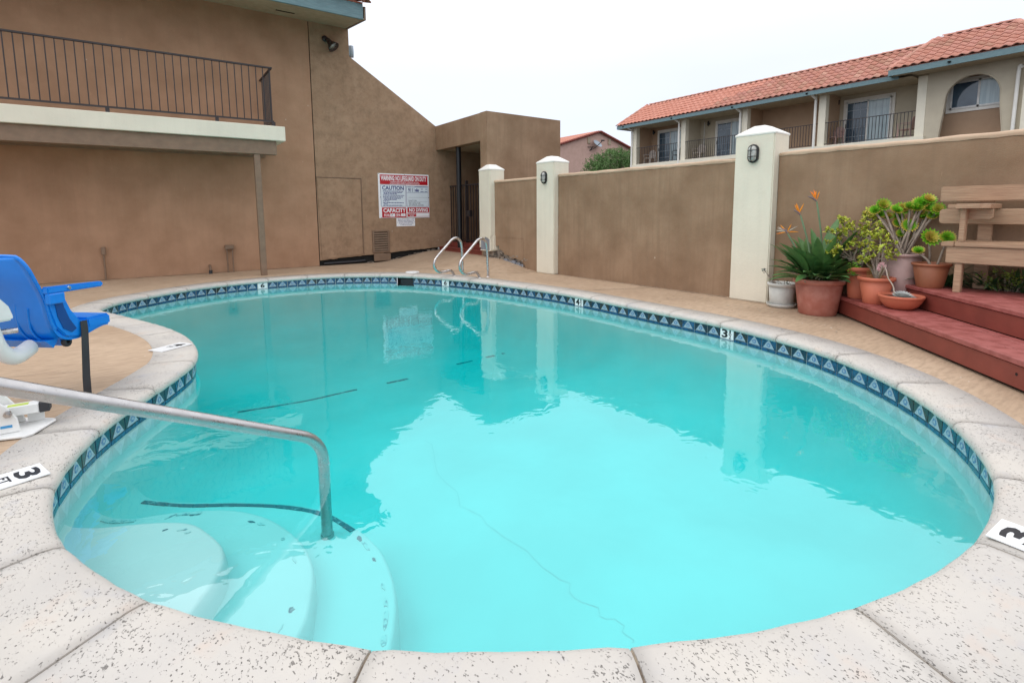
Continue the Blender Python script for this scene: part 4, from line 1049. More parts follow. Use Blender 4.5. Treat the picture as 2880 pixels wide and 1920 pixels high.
# ---------------------------------------------------------------- plants
def blade(L, W, lean, curl, fold=.25, n=7, tip=1.0, pet=0.0):
    """leaf growing from the origin in +Z, leaning toward +X, blade W wide"""
    mb = MB(); mb.smooth = True; x = z = 0; ang = lean; pts = []
    for i in range(n+1):
        t = i/n
        w_ = W*.5*max(.02, math.sin(math.pi*min(1, max(0, (t-pet)/(1-pet)))**.80))**.75 if t > pet else W*.05
        if i == n: w_ = W*.02
        pts.append((x, z, w_, ang)); ang += curl/n; x += L/n*math.sin(ang); z += L/n*math.cos(ang)
    for x, z, w_, a in pts:
        nx, nz = math.cos(a), -math.sin(a); f = fold*w_
        mb.add([(x-nx*f, -w_, z-nz*f), (x, 0, z), (x-nx*f, w_, z-nz*f)], [])
    for i in range(n):
        for j in range(2): mb.f.append([i*3+j, i*3+j+1, (i+1)*3+j+1, (i+1)*3+j]); mb.mi.append(0); mb.sm.append(True)
    return mb
def lat(X, Y, l, z):                   # a point l to the right of (X, Y) as seen from the pool side
    r = math.hypot(X, Y); return (X+Y/r*l, Y-X/r*l, z)
# bird of paradise
bp_ = thing('bird_of_paradise', 'bird of paradise plant with orange flowers and broad green leaves in the largest pot', 'plant', (5.70, 2.50, .335))
var = [blade(1, .175, l_, c_*.72, .38, 8, pet=p_).mesh('leaf', M['bird' if q else 'birdl']) for q, (l_, c_, p_) in enumerate([(.05, .55, .25), (.1, .8, .2), (.0, .35, .3), (.15, 1.15, .15)])]
random.seed(21)
for i in range(92):
    az = random.uniform(0, 2*math.pi); e = random.random()
    lean = .12+1.0*e**.9; L = random.uniform(.40, .60)*(1.12-.30*e)
    if math.cos(az-R(23.5)) > .5: lean *= .55; L *= .9
    r_ = random.uniform(.01, .10)
    me = var[random.choice([0, 1, 1, 2, 3])]
    o = part('leaf', me, None, bp_, loc=(r_*math.cos(az), r_*math.sin(az), random.uniform(-.01, .02)), rot=(0, 0, az))
    o.rotation_euler = (Matrix.Rotation(az, 3, 'Z') @ Matrix.Rotation(lean, 3, 'Y')).to_euler(); o.scale = (L*1.0, L*random.uniform(.95, 1.35), L)
for (l_, z_, sc_, w_) in ((.06, .68, .42, 1.0), (-.03, .55, .36, 1.0), (-.17, .50, .34, 1.1), (.10, .58, .36, 1.0), (-.10, .46, .33, 1.2)):
    az = -R(66)+ (0 if l_ > 0 else math.pi)
    o = part('leaf', var[0], None, bp_, loc=(0, 0, .02)); lean = math.atan2(abs(l_), z_)
    o.rotation_euler = (Matrix.Rotation(az, 3, 'Z') @ Matrix.Rotation(lean, 3, 'Y') @ Matrix.Rotation(R(60 if l_ > 0 else -60), 3, 'Z')).to_euler(); o.scale = (z_*1.02, z_*w_*1.0, z_*1.02)
def flower(l_, z_, base_l, tilt, open_=1.0, wilt=False):
    B = Vector(lat(5.70, 2.50, base_l, .36)); T = Vector(lat(5.70, 2.50, l_, z_))
    mid = B.lerp(T, .5)+Vector((0, 0, .03))+Vector(lat(0.0001, 0, .02*tilt, 0))
    st_ = part('flower_stem', MB().tube(spline([B, mid, T], 5), [.009]*10+[.007], 7), M['fstem'], bp_, world=True)
    side = Vector(lat(5.7, 2.5, 1, 0))-Vector((5.7, 2.5, 0)); upv = Vector((0, 0, 1)); dep = Vector((.9, .4, 0))
    tip = T+side*(-.085*tilt)+upv*.055
    mb = MB(); mb.tube([T, T.lerp(tip, .4)+upv*.012, T.lerp(tip, .75)+upv*.004, tip], [.008, .013, .008, .001], 7); part('bract', mb, M['bract'], bp_, world=True)
    for k_ in range(6 if not wilt else 10):
        a = R(random.uniform(-38, 30) if not wilt else random.uniform(-110, 100))
        d_ = (upv*math.cos(a)+side*math.sin(a)+dep*random.uniform(-.25, .25)).normalized(); L = random.uniform(.085, .115)
        o0 = T+upv*.018+side*(-.02*tilt*random.random())
        mb = MB(); mb.tube([o0, o0+d_*L*.35, o0+d_*L*.75, o0+d_*L], [.0022, .0075, .005, .0006], 5)
        part('petal', mb, M['orange'] if not wilt or k_ % 3 == 0 else M['dry'], bp_, world=True)
flower(-.065, 1.17, .02, 1.0); flower(-.205, 1.03, -.06, .8); flower(-.315, .835, -.13, .7, wilt=True)
mb = MB()
for i in range(70):
    az = random.uniform(0, 6.28); r_ = random.uniform(.12, .25); a = Vector((r_*math.cos(az), r_*math.sin(az), .045+random.uniform(-.02, .05)))
    d_ = Vector((math.cos(az+random.uniform(-1.3, 1.3)), math.sin(az+random.uniform(-1, 1)), random.uniform(-.5, .6))).normalized()*random.uniform(.04, .11); w_ = Vector((-d_.y, d_.x, random.uniform(-.03, .03))).normalized()*.008
    mb.add([a, a+d_*.5+w_, a+d_, a+d_*.5-w_], [(0, 1, 2, 3)])
part('dead_leaves', mb, M['dry'], bp_, kind='stuff')

def leaf_quad(mb, c_, d_, n_, L, W, m=0):
    d_ = d_.normalized(); s_ = d_.cross(n_).normalized(); mb.m = m
    mb.add([c_, c_+d_*L*.45+s_*W*.5+n_*L*.08, c_+d_*L, c_+d_*L*.45-s_*W*.5+n_*L*.08, c_+d_*L*.45], [(0, 1, 4), (1, 2, 4), (2, 3, 4), (3, 0, 4)])
def rv(): 
    while True:
        v = Vector((random.uniform(-1, 1), random.uniform(-1, 1), random.uniform(-1, 1)))
        if .05 < v.length < 1: return v.normalized()
def jade(name, label, X, Y, z0, targets, nl, ls):
    t = thing(name, label, 'plant', (X, Y, z0)); base = Vector((X, Y, z0-.02)); br = MB(); lf = MB(); lf.smooth = True
    for (l_, z_, sp, dd) in targets:
        T = Vector(lat(X, Y, l_, z_))+Vector((.9, .35, 0))*dd
        m1 = base.lerp(T, .35)+Vector((random.uniform(-.03, .03), random.uniform(-.03, .03), .03)); m2 = base.lerp(T, .7)+Vector((random.uniform(-.03, .03),)*2+(.015,))
        P = spline([base, m1, m2, T], 4); br.tube(P, [.013-.009*i/(len(P)-1) for i in range(len(P))], 6)
        for k_ in range(nl):
            C = T+Vector((random.gauss(0, sp), random.gauss(0, sp), random.gauss(0, sp*.6)))
            br.tube([m2.lerp(T, .6), C], .0028, 4, cap=False)
            up_ = (Vector((0, 0, 1.2))+rv()*.7+(C-T)*4).normalized()
            for q in range(11):
                d_ = (up_*random.uniform(.2, .9)+rv()).normalized(); leaf_quad(lf, C, d_, up_, ls*random.uniform(.7, 1.25), ls*.62)
    part('branches', br, M['bark'], t, world=True); part('foliage', lf, M['jade'], t, world=True, kind='stuff'); return t
random.seed(5)
j1 = jade('jade_plant', 'spreading yellow green jade plant growing from the tall terracotta pot', 5.80, 2.17, .50,
     [(-.25, .87, .04, -.05), (-.18, .98, .038, 0), (-.27, .74, .04, -.08), (-.15, .84, .05, -.05), (-.05, .76, .045, -.08), (-.17, .70, .045, -.1), (.02, 1.01, .038, .02), (.10, 1.0, .035, 0), (.05, .91, .045, -.05), (.12, .88, .04, -.03), (-.06, .90, .045, 0), (-.23, .66, .025, -.1), (.0, .83, .05, -.08)], 10, .036)
j2 = jade('jade_plant', 'upright yellow green jade plant growing from the round terracotta pot', 5.60, 1.95, .43,
     [(-.07, .84, .035, 0), (.0, .87, .04, 0), (.06, .80, .04, 0), (.03, .72, .045, -.05), (-.08, .72, .045, -.05), (-.02, .64, .05, -.05), (.09, .67, .035, 0), (-.10, .62, .03, -.05)], 9, .032)
lf = MB(); br = MB()
for i in range(17):                    # stacked-leaf stems round the rim of the pot
    az = random.uniform(0, 6.28); r_ = random.uniform(.03, .115); b_ = Vector((5.60+r_*math.cos(az), 1.95+r_*math.sin(az), .43)); h_ = random.uniform(.06, .17)
    T = b_+Vector((random.uniform(-.03, .03), random.uniform(-.03, .03), h_)); br.tube([b_, T], .003, 4)
    k_ = 0
    while k_*.010 < h_:
        c_ = b_.lerp(T, k_*.010/h_)
        for s_ in (0, math.pi): 
            a = s_+k_*1.57; leaf_quad(lf, c_, Vector((math.cos(a), math.sin(a), .35)), Vector((0, 0, 1)), .013, .011)
        k_ += 1
part('stacked_stems', lf, leafmat('reddish_succulent_leaf', (.34, .26, .07), (.20, .22, .05), (.40, .14, .08), 40), j2, world=True, kind='stuff')
lf = MB()
for i in range(240):
    c_ = Vector(lat(5.80, 2.17, -.05+random.gauss(0, .022), .50+random.gauss(0, .028)))+Vector((-.10, -.04, 0)); leaf_quad(lf, c_, rv()+Vector((0, 0, .5)), rv(), .022, .008)
part('green_tuft', lf, M['aeon'], j1, world=True, kind='stuff')

def rosette_mesh(nm, n_, open_, mts, ls=1.0, rings=4):
    mb = MB(); mb.smooth = True; idx = 0
    for r_ in range(rings):
        f = (r_+1)/rings; cnt = 6+3*r_; mb.m = 0 if r_ < rings-1 else min(1, len(mts)-1)
        for k_ in range(cnt):
            a = 2*math.pi*(k_+.5*(r_ % 2))/cnt+.3*r_; el = R(78-open_*f); L = (.35+.65*f)*ls; W = L*.44
            d_ = Vector((math.cos(a)*math.cos(el), math.sin(a)*math.cos(el), math.sin(el))); n2 = Vector((-math.cos(a)*math.sin(el), -math.sin(a)*math.sin(el), math.cos(el))); s_ = d_.cross(n2)
            c0_ = Vector((0, 0, .12*(1-f)))
            mb.add([c0_, c0_+d_*L*.62+s_*W*.5+n2*.06*L, c0_+d_*L+n2*.10*L, c0_+d_*L*.62-s_*W*.5+n2*.06*L, c0_+d_*L*.6-n2*.03], [(0, 1, 4), (1, 2, 4), (2, 3, 4), (3, 0, 4)])
    return mb.mesh(nm, mts)
ros = rosette_mesh('rosette', 0, 62, [M['aeon'], M['aeonrim']], 1.0, 5)
ros2 = rosette_mesh('rosette', 0, 62, [M['aeonrim'], M['aeon']], 1.0, 4)
def aeonium(label, X, Y, z0, heads, px=5.86, py=1.98):
    t = thing('aeonium', label, 'plant', (X, Y, z0), 0); base = Vector((X, Y, z0-.03))
    for i, (l_, z_, r_) in enumerate(heads):
        T = Vector(lat(px, py, l_, z_))+Vector((random.uniform(-.05, .03), random.uniform(-.03, .03), 0)); b_ = base+Vector((random.uniform(-.04, .04), random.uniform(-.04, .04), 0))
        m1 = b_.lerp(T, .45)+Vector((random.uniform(-.02, .02), random.uniform(-.02, .02), -.02)); m1.z = b_.z+(T.z-b_.z)*.5
        part('stem', MB().tube(spline([b_, m1, T-Vector((0, 0, .02)), T], 4), [.010]*8+[.008]*5, 7), M['bark'], t, world=True)
        o = part('rosette', ros if i % 3 else ros2, None, t, loc=T-Vector((X, Y, z0))-Vector((0, 0, .01)))
        ax = Vector((-.75, -.40, .62))+rv()*.32
        o.rotation_euler = ax.to_track_quat('Z', 'Y').to_euler(); o.scale = (r_*1.05,)*3
    return t
random.seed(8)
aeonium('tall many-headed green rosette plant in the mauve pot by the wall', 5.86, 1.845, .65,
        [(-.011,1.13,.074),(-.078,1.08,.062),(.055,1.08,.066),(.109,1.09,.076),(.054,.958,.062),(.143,.937,.076),(.140,.84,.066),(.165,1.11,.064),(.253,1.14,.080),(.323,1.175,.072),(.205,1.10,.066),(.312,1.09,.070),(.372,1.09,.066),(.345,1.03,.055),(.09,1.02,.06),(.24,1.06,.062),(-.045,1.04,.055),(.10,.86,.05),(.0,1.02,.055),(.29,1.02,.06)])
aeonium('small green rosette plant with three heads in the brown clay pot', 5.72, 1.575, .57, [(-.050,.835,.090),(.085,.840,.068),(-.080,.715,.055)], 5.72, 1.575)
# echeveria with its flower stalk in the bowl
ec = thing('echeveria', 'powdery grey succulent rosette with a long pink flower stalk in the shallow bowl', 'plant', (5.45, 1.685, .30))
em_ = rosette_mesh('rosette', 0, 66, [M['eche']], 1.0, 5)
o = part('rosette', em_, None, ec, loc=(-.01, .0, .005), rot=(R(8), R(-10), 0)); o.scale = (.088, .088, .085)
o = part('rosette', em_, None, ec, loc=(.02, -.07, -.005), rot=(R(20), 0, 1)); o.scale = (.045,)*3
P = spline([Vector((5.43, 1.74, .31)), Vector(lat(5.45, 1.685, -.075, .40)), Vector(lat(5.45, 1.685, -.115, .47)), Vector(lat(5.45, 1.685, -.135, .545)), Vector(lat(5.45, 1.685, -.165, .60)), Vector(lat(5.45, 1.685, -.185, .575)), Vector(lat(5.45, 1.685, -.19, .54))], 5)
part('flower_stalk', MB().tube(P, [.006-.003*i/len(P) for i in range(len(P))], 6), M['dry'], ec, world=True)
mb = MB()
for i in range(90):
    p = P[random.randint(17, len(P)-1)]; mb.m = 0; c_ = p+rv()*.010; mb.tube([c_, c_+rv()*.010], [.004, .0015], 4)
part('flower_buds', mb, M['pinkf'], ec, world=True, kind='stuff')
# withered stalks in the grey pot
wt = thing('withered_plant', 'withered dark stalks and small dry leaves in the pale grey pot', 'plant', (5.80, 2.93, .24))
mb = MB()
for l_, h_, b_ in ((-.19, .17, -.05), (-.15, .11, -.06), (-.08, .05, -.05), (.02, .07, .02), (.07, .05, .06), (-.02, .04, 0)):
    mb.tube(spline([Vector(lat(5.80, 2.93, b_, .235)), Vector(lat(5.80, 2.93, (l_+b_)/2, .24+h_*.45)), Vector(lat(5.80, 2.93, l_, .235+h_))], 4), .0035, 5)
part('stalks', mb, M['bark'], wt, world=True)
mb = MB()
for i in range(34):
    l_, h_ = random.choice([(-.19, .17), (-.185, .15), (-.15, .11), (-.03, .03), (.05, .04), (-.1, .05)]); leaf_quad(mb, Vector(lat(5.80, 2.93, l_+random.gauss(0, .012), .235+h_+random.gauss(0, .012))), rv(), rv(), .03, .018)
part('dry_leaves', mb, plain('dark_purple_leaf', (.12, .05, .04), .7, c2=(.20, .24, .20), sc=20), wt, world=True, kind='stuff')
# bed behind the bench
random.seed(14)
sb = [blade(1, w_, l_, c_, .35, 7).mesh('leaf', M['dark_leaf']) for w_, l_, c_ in ((.085, .1, .9), (.075, .05, 1.4), (.09, .2, .6))]
for q, (n, a, cnt, lab) in enumerate(((-.06, -5.24, 28, 'dark strappy plant between the clay pot and the bench leg'), (-.05, -5.52, 32, 'dark strappy plant under the bench behind the rear leg'), (-.05, -5.80, 30, 'dark strappy plant at the right frame edge under the bench'))):
    t = wthing('strap_leaf_plant', lab, 'plant', n, a, .34, 'strappy plants in the bed behind the platform')
    for i in range(cnt):
        az = random.uniform(math.pi*.45, math.pi*1.55); L = random.uniform(.24, .40)
        o = part('leaf', random.choice(sb), None, t, loc=(0, random.uniform(-.09, .09), 0)); o.scale = (L,)*3
        o.rotation_euler = (Matrix.Rotation(az, 3, 'Z') @ Matrix.Rotation(random.uniform(.1, .7), 3, 'Y')).to_euler()
t = wthing('low_shrub', 'low bright leaved shrub in the bed under the bench seat', 'shrub', -.10, -5.66, .36)
lf = MB(); br = MB()
for i in range(26):
    T = Vector((random.uniform(-.10, .02), random.uniform(-.17, .17), random.uniform(.03, .20))); br.tube([(0, T.y*.4, -.02), T], .003, 4)
    for k_ in range(12): leaf_quad(lf, T+rv()*.018, rv()+Vector((0, 0, .4)), rv(), random.uniform(.022, .036), .014)
part('stems', br, M['bark'], t); part('foliage', lf, M['gold_leaf'], t, kind='stuff')
part('garden_bed', MB().box(5.8, 6.05, .2, 2.0, .0, .345), M['soil'], kind='structure')

# ---------------------------------------------------------------- pool lift with blue chair
lf_ = thing('pool_lift', 'pool lift with a blue moulded chair and white steel base at the left frame edge', 'pool lift', (-.47, 3.87, 0), R(48))
def lp(nm, mb, mt, par=None, **k): return part(nm, mb, mt, par or lf_, **k)
# shell: profile in x (forward) and z, swept across y
prof = [(-.135,.852),(-.118,.80),(-.090,.735),(-.058,.67),(-.034,.60),(-.020,.53),(-.002,.475),(.030,.428),(.080,.402),(.140,.396),(.20,.402),(.30,.425),(.395,.440)]
prof = [(p.x, p.y) for p in spline([(x, z, 0) for x, z in prof], 3)]
mb = MB(); mb.smooth = True; NW = 16
for s_ in (0, 1):
    for i, (x, z) in enumerate(prof):
        a, b = prof[max(i-1, 0)], prof[min(i+1, len(prof)-1)]; tx, tz = b[0]-a[0], b[1]-a[1]; L = math.hypot(tx, tz); nx, nz = tz/L, -tx/L   # outward (back/below)
        ins = max(0, (z-.76)/.10) if x < 0 else 0; ins = .085*(1-math.sqrt(max(0, 1-min(1, ins)**2)))
        for k_ in range(NW+1):
            u = k_/NW; y = ins+(.46-2*ins)*u; bow = .030*(1-(2*u-1)**2); off_ = (.0 if s_ == 0 else .016)+bow*(.6 if x < .05 else .2)
            mb.v.append((x-nx*off_*-1*-1, y, z-nz*off_*-1*-1)) if False else mb.v.append((x+nx*off_, y, z+nz*off_))
m_ = NW+1; NP = len(prof)
def grid(o_, flip):
    for i in range(NP-1):
        for k_ in range(NW):
            f = [o_+i*m_+k_, o_+i*m_+k_+1, o_+(i+1)*m_+k_+1, o_+(i+1)*m_+k_]
            mb.f.append(f[::-1] if flip else f); mb.mi.append(0); mb.sm.append(True)
grid(0, True); grid(NP*m_, False)
for i in range(NP-1):
    for k_ in (0, NW): mb.f.append([i*m_+k_, (i+1)*m_+k_, NP*m_+(i+1)*m_+k_, NP*m_+i*m_+k_]); mb.mi.append(0); mb.sm.append(False)
for k_ in range(NW):
    for i in (0, NP-1): mb.f.append([i*m_+k_, i*m_+k_+1, NP*m_+i*m_+k_+1, NP*m_+i*m_+k_]); mb.mi.append(0); mb.sm.append(False)
shell = lp('seat_shell', mb, M['blue'])
# raised lip round the shell edge
P = [(x-.004, .0+.085*(1-math.sqrt(max(0, 1-min(1, max(0, (z-.76)/.10))**2))) if x < 0 else 0, z) for x, z in prof[:20]]
lp('edge_bead', MB().tube([(-.138, .30, .855), (-.138, .12, .855)]+P, .009, 7), M['blue'], shell)
for y0, z0, z1 in ((.10, .60, .40), (.17, .62, .40)):      # moulded ribs on the back
    pr2 = [(x, z) for x, z in prof if z < z0 and x < .12]
    lp('rib', MB().tube([(x-.030+.0, y0+.02*math.sin(i*.3), z-.024*(x > -.01)) for i, (x, z) in enumerate(pr2)], .007, 6), M['blue'], shell)
for z0 in (.79, .69):
    mb = MB(); mb.add([(-.19+(.8-z0)*.55, .26, z0), (-.30, .46, z0-.03), (-.15+(.8-z0)*.55, .46, z0-.12), (-.17+(.8-z0)*.55, .30, z0-.02)], [(0, 1, 3), (1, 2, 3), (0, 2, 1), (0, 3, 2)]); lp('gusset', mb, M['blue'], shell)
def wing(y0, y1):
    mb = MB(); mb.prism([(-.052,.655),(.070,.645),(.088,.60),(.115,.545),(.165,.485),(.212,.462),(.40,.478),(.40,.440),(.215,.400),(.14,.392),(.06,.41),(.0,.47),(-.03,.56)], 'y', y0, y1)
    return lp('side_wing', mb, M['blue'], bevel=.006, seg=2)
w1 = wing(-.012, .012); wing(.448, .472)
mb = MB(); mb.prism([(.0,.62),(.048,.625),(.062,.57),(.092,.50),(.135,.44),(.10,.425),(.045,.455),(.015,.52)], 'y', -.016, -.0125); lp('recess_shade', mb, plain('recess_shade_blue', (.002, .055, .25), .4), w1)  # flat raised panel, shade of a moulded hollow put into its darker blue
lp('seat_front', MB().box(.215, .405, -.016, .476, .418, .485), M['blue'], bevel=.014, seg=2)
for y in (-.045, .465):
    a = lp('armrest', MB().prism([(-.062,.652),(.33,.652),(.336,.668),(.33,.680),(.10,.686),(-.062,.690)], 'y', y, y+.042), M['blue'], bevel=.006, seg=2)
    lp('hinge_block', MB().box(-.06, .045, y-.004, y+.03, .598, .653), M['blue'], a, bevel=.005)
    lp('hinge_bolt', MB().tube([(.075, y-.010, .672), (.075, y+.03, .672)], .010, 8), M['steel'], a)
mb = MB(); P = [(.185, -.020, .474), (.180, -.026, .42), (.165, -.030, .30), (.148, -.034, .16), (.140, -.036, .0)]
for s_, e_ in ((-.024, .0), ): 
    L_ = [(x-.024*(1+.25*i/4), y-.001, z) for i, (x, y, z) in enumerate(P)]; R_ = [(x+.024*(1+.25*i/4), y-.001, z) for i, (x, y, z) in enumerate(P)]
    mb.add(L_+R_+[(x, y+.003, z) for x, y, z in L_]+[(x, y+.003, z) for x, y, z in R_], [])
    n5 = 5
    for i in range(4):
        for a, b in ((0, 1), (3, 2)): mb.f.append([a*n5+i, b*n5+i, b*n5+i+1, a*n5+i+1]); mb.mi.append(0); mb.sm.append(False)
        for a, b in ((0, 2), (1, 3)): mb.f.append([a*n5+i, a*n5+i+1, b*n5+i+1, b*n5+i]); mb.mi.append(0); mb.sm.append(False)
lp('strap', mb, M['strap'])
# white arm behind the chair
lp('arm_bracket', MB().prism([(-.42,.74),(-.32,.70),(-.235,.615),(-.215,.560),(-.225,.545),(-.42,.545)], 'y', .02, .14), M['lift'], bevel=.012, seg=2)
lp('arm_tube', MB().tube(spline([Vector(p) for p in ((-.38,.08,.70),(-.315,.08,.54),(-.285,.08,.44),(-.235,.09,.375),(-.16,.10,.345),(-.03,.14,.365))], 5), .042, 14), M['lift'])
lp('bolt', MB().tube([(-.245, .10, .485), (-.175, .055, .485)], .014, 8), M['steel'])
lp('caster', MB().lathe([(.012, -.012), (.028, -.012), (.030, 0), (.028, .012), (.012, .012)], 16).xf(Matrix.Translation((.10, .03, .372)) @ Matrix.Rotation(R(90), 4, 'X')), M['rubber'])
for dx in (.0, .06): lp('under_rib', MB().prism([(-.03+dx*1.5,.398),(.06+dx*1.5,.398),(.02+dx,.352)], 'y', .04, .40), M['blue'], shell)
for o in [c for c in col.objects if c.parent is lf_ or (c.parent and c.parent.parent is lf_)]:
    for v in o.data.vertices: v.co.x *= .86; v.co.z = .862-(.852-v.co.z)*1.08
# base
def wl(nm, mb, mt, par=None, **k): return part(nm, mb, mt, par or lf_, world=True, **k)
bpz = wl('base_plate', MB().prism([(-1.2,3.42),(-.66,3.375),(-.56,3.345),(-.53,3.365),(-.462,3.530),(-.475,3.56),(-.60,3.66),(-1.2,3.74)], 'z', .004, .016), M['lift'], bevel=.003)
wl('shim', MB().box(-.60, -.54, 3.36, 3.40, .0, .0035), M['rock'], bpz)
wl('side_plate', MB().prism([(-1.2,.017),(-.585,.017),(-.592,.085),(-.625,.150),(-.66,.185),(-1.2,.20)], 'y', 3.425, 3.437), M['lift'], bevel=.004)
wl('side_plate', MB().prism([(-1.2,.017),(-.585,.017),(-.60,.085),(-.66,.185),(-1.2,.20)], 'y', 3.575, 3.587), M['lift'], bevel=.004)
wl('pivot_plate', MB().box(-.86, -.672, 3.412, 3.424, .10, .26), M['lift'], bevel=.02, seg=3)
bx_ = wl('foot_tube', MB().box(-.80, -.52, 3.50, 3.565, .075, .125), M['lift'], bevel=.004)
wl('end_cap', MB().box(-.520, -.478, 3.498, 3.567, .073, .127), M['rubber'], bx_, bevel=.004)
wl('label_patch', MB().box(-.64, -.56, 3.505, 3.545, .1252, .126), plain('green_yellow_label', (.55, .66, .12), .5), bx_)
wl('upright_tab', MB().box(-.575, -.51, 3.557, 3.569, .017, .075), M['lift'])
wl('blue_label', MB().box(-.655, -.612, 3.4235, 3.4248, .045, .058), plain('blue_label', (.05, .30, .60), .5))
for x, z, s_ in ((-.705, .165, 1), (-.622, .115, 1.1)):
    wl('bolt', MB().tube([(x, 3.424, z), (x, 3.408, z)], .016*s_, 6).tube([(x, 3.409, z), (x, 3.392, z)], .009*s_, 8), M['wsteel'])
wl('column', MB().box(-1.35, -1.15, 3.44, 3.57, .02, 1.2), M['lift'], bevel=.01)
wl('arm', MB().tube([(-1.25, 3.5, 1.1), (-1.2, 3.8, .9), (-.95, 3.95, .62)], .05, 14), M['lift'])

# ---------------------------------------------------------------- motel behind the wall
mo = thing('motel_wing', 'two storey stucco motel wing with red tile roof and balconies behind the pool wall', 'building', (26.5, 14, 0))
def mp(nm, mb, mt, par=None, **k): return part(nm, mb, mt, par or mo, world=True, **k)
XF, XB, ZF, ZC = 26.5, 28.0, 4.08, 6.50
cols = [23.45, 19.70, 15.84, 11.95, 8.10]
units = [(19.70, 23.45, 'brown_motel'), (15.84, 19.70, 'plaster_motel'), (11.95, 15.84, 'brown_motel'), (8.10, 11.95, 'plaster_motel')]
mp('lower_wall', MB().box(XF+.3, 34, 3, 23.6, -.01, 3.88), M['brown_motel'])
mp('balcony_slab', MB().box(XF-.12, XB, 7.9, 23.7, 3.88, ZF), M['cream'])
for i, (a, b, mt) in enumerate(units):
    mp('wall', MB().box(XB, XB+.25, a, b, ZF, 6.62), M[mt])
for i, c in enumerate(cols):
    mp('column', MB().box(XF-.02, XF+.30, c-.16, c+.16, 0, ZC), M['cream'], bevel=.01)
    mp('side_wall', MB().box(XF+.301, XB-.001, c-.13, c+.13, ZF, ZC), M['brown_motel' if i in (0, 2, 3) else 'plaster_motel'])
mp('ceiling', MB().box(XF-.02, XB+.2, 7.9, 23.8, ZC+.001, ZC+.06), M['soffit'])
mp('end_wall', MB().box(XB+.25, 34, 23.3, 23.6, -.01, 6.5), M['brown_motel'])
mp('soffit', MB().box(25.9, XF+.3, 8.3, 24.4, 6.44, 6.46), M['soffit'])
mp('fascia', MB().box(25.86, 25.90, 8.75, 24.45, 6.41, 6.60), M['fascia'])
mp('fascia', MB().box(25.90, 29.0, 24.41, 24.45, 6.41, 6.60), M['fascia'])
# lanterns, downpipes, doors, railings
def door(y0, y1, grid=True):
    d_ = mp('sliding_door', MB().box(XB-.05, XB, y0-.13, y1+.13, ZF, 6.30).box(XB-.052, XB-.05, y0-.05, y1+.05, ZF, 6.2), M['creamcap'])
    fr_ = MB(); t_ = .06
    for (a, b, z0, z1) in ((y0, y1, 6.10, 6.16), (y0, y1, ZF, ZF+.05), (y0, y0+t_, ZF, 6.16), (y1-t_, y1, ZF, 6.16), ((y0+y1)/2-t_/2, (y0+y1)/2+t_/2, ZF, 6.16)): fr_.box(XB-.10, XB-.055, a, b, z0, z1)
    mp('door_frame', fr_, M['white'], d_)
    ym = (y0+y1)/2
    mp('pane', MB().box(XB-.075, XB-.07, y0+t_, ym-t_/2, ZF+.05, 6.10), M['pane'], d_)
    mp('pane', MB().box(XB-.075, XB-.07, ym+t_/2, y1-t_, ZF+.05, 6.10), M['glass'], d_)
    mu = MB()
    for (a, b) in ((y0+t_, ym-t_/2), (ym+t_/2, y1-t_)):
        for k_ in range(1, 3): mu.box(XB-.080, XB-.0755, a+(b-a)*k_/3-.008, a+(b-a)*k_/3+.008, ZF+.05, 6.10)
        for k_ in range(1, 5): mu.box(XB-.079, XB-.0757, a, b, ZF+.05+(2.02)*k_/5-.008, ZF+.05+2.02*k_/5+.008)
    mp('muntins', mu, M['dish'], d_)
    mp('handle', MB().box(XB-.13, XB-.10, y1-.05, y1-.02, 4.95, 5.15), M['iron2'], d_)
door(20.80, 22.66); door(16.56, 18.41); door(9.65, 11.50)
mp('service_pipe', MB().tube([(XB-.03, 12.95, ZF), (XB-.03, 12.95, 6.35)], .022, 6), M['white'])
mp('service_pipe', MB().tube([(XB-.03, 19.3, ZF), (XB-.03, 19.3, 6.35)], .022, 6), M['white'])
for i, (c, w_) in enumerate(((23.62, .3), (19.92, .3), (16.02, .3), (12.20, .3))):
    yb = c+(.0 if i == 0 else .02)
    mp('downpipe', MB().tube(spline([Vector(p) for p in ((25.95, yb+.05, 6.50), (25.98, yb+.05, 6.52), (26.10, yb+.03, 6.42), (26.35, yb, 6.30), (26.40, yb, 6.15), (26.40, yb, 2.0))], 4), .06, 8), M['creamcap'])
for i in range(4):
    a, b = cols[i+1]+.16, cols[i]-.16
    r_ = mp('railing', MB().box(XF-.01, XF+.03, a, b, 5.12, 5.15), M['iron'])
    mp('bottom_rail', MB().box(XF, XF+.02, a, b, 4.14, 4.165), M['iron'], r_)
    n_ = int((b-a)/.13)
    for k_ in range(1, n_): mp('baluster', MB().box(XF, XF+.016, a+(b-a)*k_/n_-.011, a+(b-a)*k_/n_+.011, 4.165, 5.12), M['iron2'], r_)
# arched bay at the right
arch = [(7.47, 3.2), (7.45, 4.06), (7.40, 4.6), (7.35, 5.07), (7.33, 5.40)]+[(6.50+.83*math.cos(R(a)), 5.40+.83*math.sin(R(a))) for a in range(10, 180, 10)]+[(5.67, 5.32), (5.63, 4.8), (5.54, 4.06), (5.53, 3.2)]
mp('arched_wall', MB().prism([(7.94, 3.2)]+arch+[(3.0, 3.2), (3.0, 6.60), (7.94, 6.60)], 'x', XF+.0, XF+.22), M['plaster_motel'])
mp('arch_edge', MB().tube([(XF-.0, y, z) for y, z in arch], .02, 6), M['plaster_motel'])
mp('wall', MB().box(XB-.7, XB-.5, 3.0, 7.9, 3.2, 6.5), M['brown_motel']); mp('wall_base', MB().box(XF, XB, 3.0, 7.9, 0, 3.19), M['brown_motel'])
mp('ceiling', MB().box(XF+.2, XB-.5, 3.0, 7.9, 6.45, 6.5), M['soffit'])
WX_ = XB-.7
